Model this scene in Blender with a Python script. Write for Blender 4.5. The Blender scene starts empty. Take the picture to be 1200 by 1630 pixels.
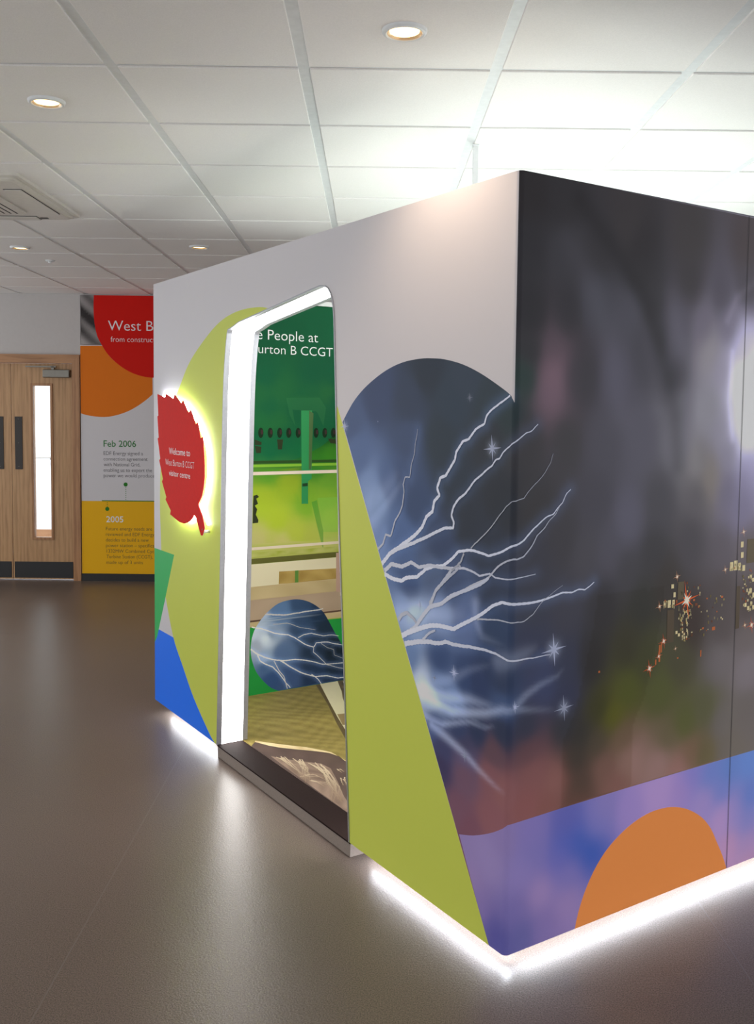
import bpy, bmesh, math, random
import numpy as np
from mathutils import Vector, Matrix
from mathutils.geometry import delaunay_2d_cdt
random.seed(7)
sc = bpy.context.scene
col = sc.collection

# ------------------------------------------------------------------ camera
CAM_Z = 1.578414
cam_d = bpy.data.cameras.new('camera'); cam = bpy.data.objects.new('camera', cam_d); col.objects.link(cam)
def cam_axes(yaw, pitch, roll):
    c, s = math.cos, math.sin
    fw = Vector((s(yaw)*c(pitch), c(yaw)*c(pitch), s(pitch))); r = Vector((c(yaw), -s(yaw), 0)); u = r.cross(fw)
    return r*c(roll)+u*s(roll), -r*s(roll)+u*c(roll), fw
r_, u_, f_ = cam_axes(.005143, -.064364, .010848)
cam.matrix_world = Matrix(((r_.x, u_.x, -f_.x, 0), (r_.y, u_.y, -f_.y, 0), (r_.z, u_.z, -f_.z, CAM_Z), (0, 0, 0, 1)))
cam_d.sensor_fit = 'VERTICAL'; cam_d.sensor_height = 36.0; cam_d.lens = 1537.2581/1630*36
cam_d.shift_x = (600-598.2664)/1630; cam_d.shift_y = (758.7728-815)/1630
cam_d.clip_start = .05; cam_d.clip_end = 100
sc.camera = cam

# ------------------------------------------------------------------ light and exposure
sc.view_settings.view_transform = 'Standard'; sc.view_settings.look = 'None'
sc.view_settings.gamma = 1; sc.view_settings.use_curve_mapping = False
sc.view_settings.exposure = 0.0
w = bpy.data.worlds.new('world'); sc.world = w; w.use_nodes = True
w.node_tree.nodes['Background'].inputs[0].default_value = (.93, .96, 1, 1)
w.node_tree.nodes['Background'].inputs[1].default_value = 1.58   # added even ambient fill; outer walls left out so it reaches the room
LAMP_W = 25.0        # each ceiling downlight
UP_N = 5.5          # small one behind the corner
UP_W = 24.0         # uplighter inside the booth
CORR_W = 130.0       # daylight in the corridor beyond the door
FILL_STRIP_W = 22.0       # added fill light inside the booth, unseen above the doorway
LED_E = 34.0         # plinth strip
HALO_E = 32.0
JAMB_E = 9.5
def area(name, loc, direction, sx, sy, power, color, spread=180):
    d = bpy.data.lights.new(name, 'AREA'); d.shape = 'RECTANGLE'; d.size = sx; d.size_y = sy; d.energy = power; d.color = color
    d.spread = math.radians(spread)
    o = bpy.data.objects.new(name, d); col.objects.link(o); o.location = loc
    o.rotation_euler = Vector(direction).to_track_quat('-Z', 'Y').to_euler()
    return o
area('corridor_daylight', (-3.2, 10.4, 2.5), (0.1, -.1, -1), 2.4, 1.6, CORR_W, (.93, .98, 1))

# ------------------------------------------------------------------ measured data, all in metres on the real surfaces; soft print colours have some room light and haze baked in
DATA = {
'door': [(-2.0352,0.0),(-1.9966,0.837),(-1.9663,1.5708),(-1.9326,1.8315),(-1.9125,1.8875),(-1.86,1.897),(-1.8,1.912),(-1.15,1.985),(-1.08,1.99),(-1.03,1.975),(-0.998,1.93),(-0.985,1.87),(-0.943,1.2086),(-0.8877,0.54),(-0.848,-0.0)],
'lime': [(-2.0461,0.0),(-2.1036,0.0158),(-2.3136,0.1438),(-2.4624,0.2705),(-2.5889,0.3879),(-2.6992,0.5769),(-2.7357,0.686),(-2.7597,0.8127),(-2.7691,0.9266),(-2.7781,1.0564),(-2.7622,1.2524),(-2.7057,1.4151),(-2.6332,1.527),(-2.5031,1.6409),(-2.3791,1.7524),(-2.2228,1.8392),(-2.0399,1.9157),(-1.8695,1.9519),(-1.6794,1.9597),(-1.5031,1.9395),(-1.2865,1.8545),(-1.1117,1.7162),(-0.9575,1.5435),(-0.0695,0.0)],
'green': [(-2.8629,0.8104),(-2.5758,0.8104),(-2.6992,0.5769),(-2.8023,0.3884),(-2.8287,0.343),(-2.8629,0.3096)],
'blue': [(-2.8629,0.3096),(-2.8287,0.343),(-2.8023,0.3884),(-2.5889,0.3879),(-2.4624,0.2705),(-2.3136,0.1438),(-2.1036,0.0158),(-2.0461,0.0),(-2.8629,0.0)],
'storm': [(-0.9254,1.4949),(-0.8903,1.5315),(-0.8388,1.5763),(-0.7609,1.6222),(-0.6547,1.6653),(-0.5539,1.6895),(-0.4582,1.6975),(-0.3939,1.6964),(-0.3231,1.6897),(-0.2383,1.6721),(-0.1571,1.6446),(-0.0795,1.6102),(-0.0198,1.5794),(-0.004,1.5596),(-0.004,2.1817),(3.2,2.1817),(3.2,0.0),(-0.0695,0.0)],
'storm_right_limit': [(0.3346,0.9753),(0.3193,0.889),(0.2548,0.6585),(0.2066,0.5829)],
'purple': [(-0.2174,0.2723),(-0.1505,0.294),(-0.0817,0.3259),(-0.0376,0.3518),(0.0021,0.3791),(0.0114,0.3801),(0.2256,0.3835),(0.4931,0.3857),(0.7903,0.3859),(1.1225,0.3851),(3.2,0.3801),(3.2,0.0),(-0.0695,0.0),(-0.1243,0.0966)],
'orange': [(0.2758,0.0),(0.2905,0.0511),(0.3212,0.1153),(0.3636,0.173),(0.4185,0.2205),(0.4982,0.2608),(0.581,0.2819),(0.6547,0.284),(0.7182,0.2742),(0.7839,0.2509),(0.852,0.21),(0.9018,0.1602),(0.9317,0.1127),(0.9697,0.0491),(0.9931,0.0)],
'storm_cp': [(-0.4153,1.6594,38,48,62),(-0.701,1.5854,56,70,104),(-0.8615,1.5001,70,88,126),(-0.8177,1.3926,84,106,150),(-0.5156,1.5636,50,62,86),(-0.5128,1.4444,62,78,112),(-0.5457,1.3225,66,84,122),(-0.2847,1.5625,44,58,74),(-0.3447,1.449,42,54,66),(-0.2256,1.6169,48,60,76),(-0.109,1.5616,44,56,66),(-0.2788,1.3388,42,52,66),(-0.106,1.4557,44,48,56),(-0.0268,1.5268,38,52,56),(-0.6938,1.2293,110,136,180),(-0.742,1.268,122,146,190),(-0.7113,1.1217,118,142,188),(-0.6186,1.2975,80,102,146),(-0.4733,1.2476,56,74,110),(-0.2146,1.2137,42,48,60),(-0.0461,1.283,40,44,52),(-0.5416,1.1405,80,104,150),(-0.3365,1.1247,56,70,102),(-0.0972,1.1539,44,50,64),(-0.5022,0.9833,60,80,120),(-0.2704,1.0193,66,80,112),(-0.367,1.0433,82,98,130),(-0.066,1.0333,48,56,76),(-0.4646,0.8787,150,172,208),(-0.5363,0.9064,110,134,178),(-0.3312,0.9171,130,150,190),(-0.2067,0.9267,96,114,156),(-0.0628,0.9266,48,64,94),(-0.4969,0.7505,110,135,178),(-0.3277,0.778,60,80,122),(-0.2019,0.7496,54,72,112),(-0.0874,0.8134,46,60,92),(-0.4181,0.6677,205,218,238),(-0.3737,0.6451,180,200,230),(-0.2612,0.6683,120,144,190),(-0.3257,0.7004,110,134,180),(-0.1428,0.7545,48,62,98),(-0.0291,0.7106,66,84,122),(-0.0312,0.7816,48,60,88),(-0.3553,0.5747,70,88,136),(-0.2281,0.5912,56,68,104),(-0.1387,0.6074,46,56,86),(-0.027,0.6395,46,54,78),(-0.3047,0.5107,66,68,104),(-0.1963,0.5434,64,64,92),(-0.1955,0.5152,100,88,120),(-0.3192,0.4472,62,56,88),(-0.194,0.4587,108,80,98),(-0.0661,0.5646,96,72,82),(-0.0782,0.4967,126,84,90),(-0.2214,0.344,112,78,94),(-0.0219,0.47,132,88,90),(-0.0748,0.3784,128,84,90),(-0.1747,0.3038,112,74,88),(0.0283,2.1356,45,42,45),(0.1699,2.1035,48,46,50),(0.4242,2.0993,58,54,57),(0.7077,2.0757,64,60,62),(0.9908,2.066,68,60,62),(0.033,1.9689,46,45,50),(0.1738,1.9832,60,59,66),(0.3231,1.9983,52,50,55),(0.4818,2.0144,45,42,46),(0.7143,1.9418,60,56,60),(0.9966,1.9654,70,66,74),(0.0607,1.802,42,41,46),(0.1794,1.8099,50,49,55),(0.3027,1.8538,70,70,80),(0.4352,1.8268,76,75,86),(0.5434,1.8714,52,50,55),(0.6616,1.8033,85,82,95),(0.8697,1.9151,80,76,88),(0.5766,1.7605,56,54,60),(0.4849,1.941,48,46,50),(0.6541,1.6489,60,58,66),(0.0379,1.6302,40,58,56),(0.1344,1.7028,85,72,82),(0.1361,1.6506,128,100,114),(0.1329,1.5982,115,92,106),(0.222,1.6358,62,58,66),(0.0637,1.6996,46,46,50),(0.2596,1.6369,55,53,60),(0.3889,1.6409,80,78,92),(0.5219,1.7201,68,66,76),(0.6492,1.7546,88,86,98),(0.7815,1.8104,110,104,120),(0.8164,1.7333,150,145,152),(0.9069,1.8178,115,110,128),(0.8825,1.676,150,145,165),(0.9763,1.7404,185,180,215),(0.9678,1.6585,225,222,250),(1.0333,1.6191,250,250,255),(1.0381,1.5362,248,248,255),(0.9626,1.515,205,203,235),(1.0261,1.453,215,213,245),(1.0309,1.3695,150,146,180),(0.8923,1.4944,140,136,152),(0.0473,1.4584,56,54,58),(0.1908,1.4576,60,58,62),(0.3432,1.4568,75,73,84),(0.5052,1.4559,86,84,97),(0.6734,1.5524,105,103,113),(0.678,1.4549,112,110,120),(0.8257,1.5543,142,140,150),(0.7726,1.3747,118,115,118),(0.929,1.4126,128,124,142),(0.8371,1.333,130,122,116),(0.9357,1.2891,105,100,120),(0.0757,1.2837,55,53,56),(0.3238,1.2733,68,66,76),(0.4599,1.2108,90,88,104),(0.5988,1.2618,70,68,75),(0.7776,1.2745,90,86,92),(1.0044,1.2449,110,105,130),(1.0164,1.3281,122,117,145),(0.0808,1.1073,58,58,68),(0.2001,1.1703,60,58,64),(0.2772,1.1287,72,70,78),(0.3821,1.1212,78,76,88),(0.4661,1.058,64,62,68),(0.5767,1.1074,56,54,58),(0.7537,1.1351,70,66,72),(0.9143,1.0835,88,82,90),(1.0479,1.074,92,84,86),(0.0844,0.9827,58,60,72),(0.2066,0.9699,62,62,74),(0.3611,0.9727,50,48,53),(0.5262,0.9561,50,50,46),(0.6396,1.0042,56,50,46),(0.7666,0.871,58,46,42),(0.921,0.9582,74,66,66),(1.0577,0.9028,70,60,58),(0.9277,0.832,78,70,70),(0.0869,0.8931,56,60,82),(0.212,0.8042,54,58,78),(0.1391,0.7597,60,68,100),(0.215,0.7114,52,56,80),(0.3143,0.8089,46,44,46),(0.4754,0.8261,58,56,40),(0.4809,0.6894,82,88,36),(0.6252,0.6674,80,84,44),(0.7515,0.5455,84,88,48),(0.3596,0.6507,60,60,32),(0.4146,0.6224,94,96,26),(0.5623,0.7758,66,68,42),(0.7109,0.7559,72,70,50),(0.8444,0.5714,88,88,62),(0.9169,0.7284,104,98,100),(1.0652,0.7732,96,88,88),(1.0702,0.6863,112,105,110),(0.9449,0.5124,98,93,90),(1.0803,0.5111,96,90,88),(0.0702,0.6439,52,56,74),(0.084,0.5781,98,70,76),(0.0979,0.5116,126,84,84),(0.1849,0.4755,132,90,86),(0.0764,0.4248,128,82,82),(0.15,0.3994,122,80,76),(0.218,0.6181,52,54,62),(0.283,0.5879,56,55,54),(0.2596,0.5168,66,60,56),(0.2882,0.4354,80,66,60),(0.2771,0.3807,100,72,66),(0.3497,0.5568,80,72,62),(0.4588,0.5467,112,92,76),(0.4896,0.4723,142,112,106),(0.3799,0.4646,120,90,84),(0.6351,0.4441,142,112,108),(0.6624,0.4999,96,88,64),(0.7879,0.4354,112,90,72),(0.7278,0.3953,140,104,98),(0.4367,0.4044,128,92,88),(0.8519,0.4233,96,88,62),(0.9832,0.4199,96,90,84)],
'purple_cp': [(-0.2034,0.2449,122,108,152),(-0.1705,0.1527,128,110,152),(-0.1243,0.0966,112,98,148),(-0.0369,0.0433,70,70,132),(-0.0177,0.3267,118,104,150),(-0.071,0.2504,126,112,156),(0.103,0.3362,112,102,158),(0.1049,0.2711,106,100,156),(0.1328,0.1522,138,116,160),(0.058,0.2278,120,108,160),(0.2272,0.3351,82,84,150),(0.2291,0.2779,70,84,158),(0.2813,0.2557,46,78,154),(0.3351,0.2232,42,76,154),(0.2053,0.2271,92,92,158),(0.2451,0.1788,110,102,158),(0.3589,0.3046,104,104,165),(0.3846,0.3376,118,108,162),(0.4961,0.3127,134,116,172),(0.6399,0.3376,152,126,176),(0.6388,0.3622,146,124,174),(0.7464,0.3294,140,118,172),(0.7915,0.3617,112,110,174),(0.8883,0.3421,92,112,174),(0.9873,0.3436,86,114,174),(1.0898,0.3452,90,120,182),(0.9576,0.2741,98,112,174),(1.0969,0.2225,86,110,174),(0.86,0.2631,140,122,174),(0.9623,0.1867,160,130,176),(1.0295,0.1933,130,120,174),(1.1021,0.1327,112,116,174),(1.1059,0.065,148,124,168),(1.0024,0.0683,165,128,165),(1.1099,-0.0029,160,125,160),(0.0631,0.0419,84,84,138),(0.037,0.1233,100,92,146),(0.1606,0.0504,112,98,150),(0.2353,0.086,132,112,158)],
'bolts': [([(-0.6826,1.0739),(-0.6533,1.0977),(-0.6382,1.1311),(-0.6071,1.1288),(-0.5826,1.1796),(-0.558,1.2072),(-0.5417,1.2338),(-0.5329,1.279),(-0.5403,1.3007),(-0.528,1.3264),(-0.5017,1.3268),(-0.4931,1.3695),(-0.4775,1.4002),(-0.4708,1.4357),(-0.4647,1.4575),(-0.4605,1.4792)],8,2,0.55,0.3),([(-0.6571,1.0278),(-0.6109,1.0685),(-0.5408,1.1027),(-0.4686,1.1416),(-0.4269,1.1733),(-0.4046,1.2079),(-0.3732,1.2269),(-0.365,1.2595),(-0.3371,1.2801),(-0.3509,1.3028),(-0.3358,1.3327),(-0.3097,1.3395),(-0.264,1.3909),(-0.2579,1.4142),(-0.228,1.4456),(-0.1996,1.454),(-0.1683,1.4821),(-0.1296,1.5),(-0.1188,1.5245),(-0.0926,1.544),(-0.0558,1.5621),(-0.0212,1.5794)],15,5,1.0,0.35),([(-0.6109,1.0685),(-0.5406,1.0971),(-0.426,1.1355),(-0.3537,1.1651),(-0.31,1.1819),(-0.2671,1.1865),(-0.2634,1.206),(-0.2766,1.2254),(-0.2687,1.2493),(-0.2441,1.2745),(-0.2036,1.303),(-0.1761,1.33),(-0.1258,1.3653),(-0.0917,1.3842),(-0.0771,1.4019),(-0.0622,1.4049),(-0.0443,1.4249),(-0.0086,1.4475),(0.0172,1.4618),(0.0359,1.4745),(0.0611,1.4844),(0.0832,1.5012)],13,2.5,0.9,0.2),([(-0.6406,0.9955),(-0.5887,0.9888),(-0.5382,0.988),(-0.5088,1.0008),(-0.4513,1.0122),(-0.4053,1.0461),(-0.36,1.0606),(-0.3159,1.072),(-0.2733,1.0987),(-0.2443,1.1231),(-0.1827,1.1349),(-0.1427,1.1334),(-0.0996,1.1289),(-0.0435,1.1483),(-0.0072,1.1648),(0.0188,1.1707),(0.0396,1.1805),(0.0624,1.1996),(0.101,1.2268),(0.1206,1.2405),(0.1485,1.248),(0.1659,1.265),(0.1842,1.2792),(0.1983,1.3037),(0.2153,1.3157)],14,2.5,1.0,0.25),([(-0.6409,1.007),(-0.5999,1.0328),(-0.5392,1.0328),(-0.4858,1.0541),(-0.4426,1.0436),(-0.3872,1.0595),(-0.3332,1.059),(-0.2639,1.0662),(-0.2138,1.0733),(-0.1728,1.069),(-0.1406,1.0611),(-0.0942,1.0744),(-0.0711,1.0666),(-0.0263,1.0685),(0.0151,1.0735),(0.0533,1.0775),(0.0856,1.083)],15,2,0.75,0.25),([(-0.1828,1.1384),(-0.1359,1.174),(-0.0904,1.2087),(-0.0538,1.2464),(-0.0287,1.2727),(-0.0037,1.2868),(0.0377,1.2951),(0.0594,1.3182),(0.0975,1.3483),(0.109,1.3616),(0.132,1.391),(0.1432,1.4191)],4,1.5,0.38,0.05),([(-0.3157,1.0641),(-0.2724,1.065),(-0.3146,1.0221),(-0.3494,0.9954),(-0.3844,0.9429)],10,9,0.6,0.2),([(-0.215,1.1191),(-0.2309,1.0914),(-0.2723,1.0598)],6,8,0.4,0.1),([(-0.3842,0.936),(-0.3129,0.9552),(-0.2702,0.9819),(-0.212,1.0095),(-0.1558,1.0362),(-0.1015,1.0595),(-0.0828,1.0771),(-0.057,1.1004),(-0.0205,1.1199),(0.0073,1.1279),(0.0118,1.1255),(0.0409,1.1326),(0.0713,1.1609),(0.0902,1.1891),(0.1175,1.2081),(0.1369,1.2308),(0.1607,1.2474),(0.1723,1.2677)],10,2,0.6,0.15),([(-0.3809,0.9369),(-0.3546,0.9868),(-0.3125,1.0224),(-0.251,1.0663),(-0.2311,1.0816)],12,7,0.6,0.2),([(-0.5342,0.811),(-0.4639,0.8486),(-0.4191,0.8971),(-0.3807,0.9303),(-0.3213,0.9504),(-0.2695,0.9847),(-0.1992,1.0149),(-0.1318,1.0439),(-0.0993,1.0639)],16,9,0.8,0.35),([(-0.5342,0.811),(-0.4409,0.8531),(-0.352,0.8802),(-0.2565,0.8858),(-0.1867,0.9211),(-0.1292,0.9533),(-0.0829,0.9827),(-0.0378,1.0024),(0.0135,1.0017),(0.0681,1.0003),(0.1077,1.0029),(0.1478,1.0091),(0.1926,1.0181),(0.2303,1.0145),(0.2554,1.0214),(0.281,1.019),(0.3022,1.0294),(0.3192,1.039)],17,3,1.0,0.3),([(-0.1479,0.9358),(-0.1098,0.9405),(-0.0543,0.9491),(-0.0005,0.9505),(0.0459,0.9525),(0.0768,0.9686),(0.1117,1.0007),(0.1474,1.0212),(0.1919,1.0412)],5,1,0.5,0.1),([(-0.5156,0.7874),(-0.4171,0.8146),(-0.3506,0.8251),(-0.2972,0.8413),(-0.2347,0.8397),(-0.1359,0.8531),(-0.0607,0.8524),(-0.0151,0.8446),(0.0255,0.8428),(0.0804,0.8444),(0.1487,0.845)],17,2,0.85,0.3),([(-0.4173,0.8212),(-0.3842,0.8477),(-0.3516,0.864)],9,7,0.7,0.2),([(-0.5535,0.8587),(-0.5357,0.8792),(-0.506,0.8914),(-0.4763,0.8799),(-0.4527,0.8675)],14,10,0.6,0.5)],
'glows': [([(-0.4361,0.6532),(-0.346,0.643),(-0.2602,0.6333),(-0.1793,0.6521),(-0.1021,0.6729),(-0.0288,0.7018),(0.0214,0.7072),(0.0767,0.6969),(0.1994,0.6769)],0.02,0.55),([(-0.4135,0.6655),(-0.2928,0.6698),(-0.1804,0.6924),(-0.1028,0.6972),(-0.0288,0.7018)],0.022,0.45),([(0.0213,0.7119),(0.0596,0.7416),(0.1147,0.7633),(0.1796,0.7781),(0.212,0.8042)],0.014,0.22),([(-0.3661,0.565),(-0.2896,0.5477),(-0.1958,0.5246),(-0.1357,0.4996),(-0.0589,0.4757),(-0.0037,0.4643)],0.016,0.45),([(-0.4002,0.5822),(-0.3118,0.5803),(-0.1786,0.6272),(-0.1009,0.6305),(-0.0547,0.6478)],0.012,0.4),([(-0.5479,0.8804),(-0.4308,0.9116),(-0.3312,0.9165),(-0.1872,0.9396)],0.05,0.4),([(-0.3475,0.7016),(-0.2629,0.735),(-0.1828,0.7791),(-0.0509,0.8307)],0.02,0.2),([(-0.1589,0.9816),(-0.1575,0.9328),(-0.1274,0.8897),(0.0014,0.8801)],0.02,0.2),([(-0.0509,0.8336),(0.0562,0.8612),(0.1113,0.8781)],0.03,0.18),([(-0.346,0.643),(-0.3018,0.6091)],0.015,0.3),([(-0.7365,1.2172),(-0.6464,1.2707),(-0.5561,1.3442)],0.05,0.18),([(-0.7245,1.1655),(-0.6148,1.2503),(-0.526,1.3237)],0.03,0.2)],
'flares': [((-0.9083,1.4797),0.03,0.8),((-0.0942,1.4313),0.04,0.7),((-0.4381,0.9276),0.022,0.95),((-0.2541,0.7543),0.026,0.95),((0.1631,0.8583),0.05,0.8),((-0.2008,1.5747),0.016,0.3),((0.0189,0.7135),0.02,0.95),((0.2084,0.681),0.04,0.6),((-0.3522,0.7156),0.014,0.5),((-0.6915,1.4999),0.004,1.0),((-0.1956,0.519),0.022,0.6)],
'arcs': [([(0.2301,2.1284),(0.3749,2.0036),(0.5104,1.8597),(0.6021,1.7046),(0.6566,1.5328),(0.6757,1.3766)],0.035,-0.3),([(0.605,1.8948),(0.6785,1.7561),(0.7323,1.5728),(0.7603,1.3749)],0.04,0.22),([(0.1726,2.0176),(0.2894,1.8706),(0.3729,1.7135),(0.4066,1.5306)],0.05,0.22),([(0.0941,2.0939),(0.1876,1.9325),(0.2433,1.7432)],0.05,-0.12),([(0.4599,1.8837),(0.5359,1.7208),(0.5716,1.5512)],0.03,0.15),([(1.0298,1.9682),(0.9406,1.9105),(0.8994,1.8374)],0.015,0.3),([(0.9274,1.7383),(0.9201,1.5759),(0.9431,1.4535)],0.012,0.25)],
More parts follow.
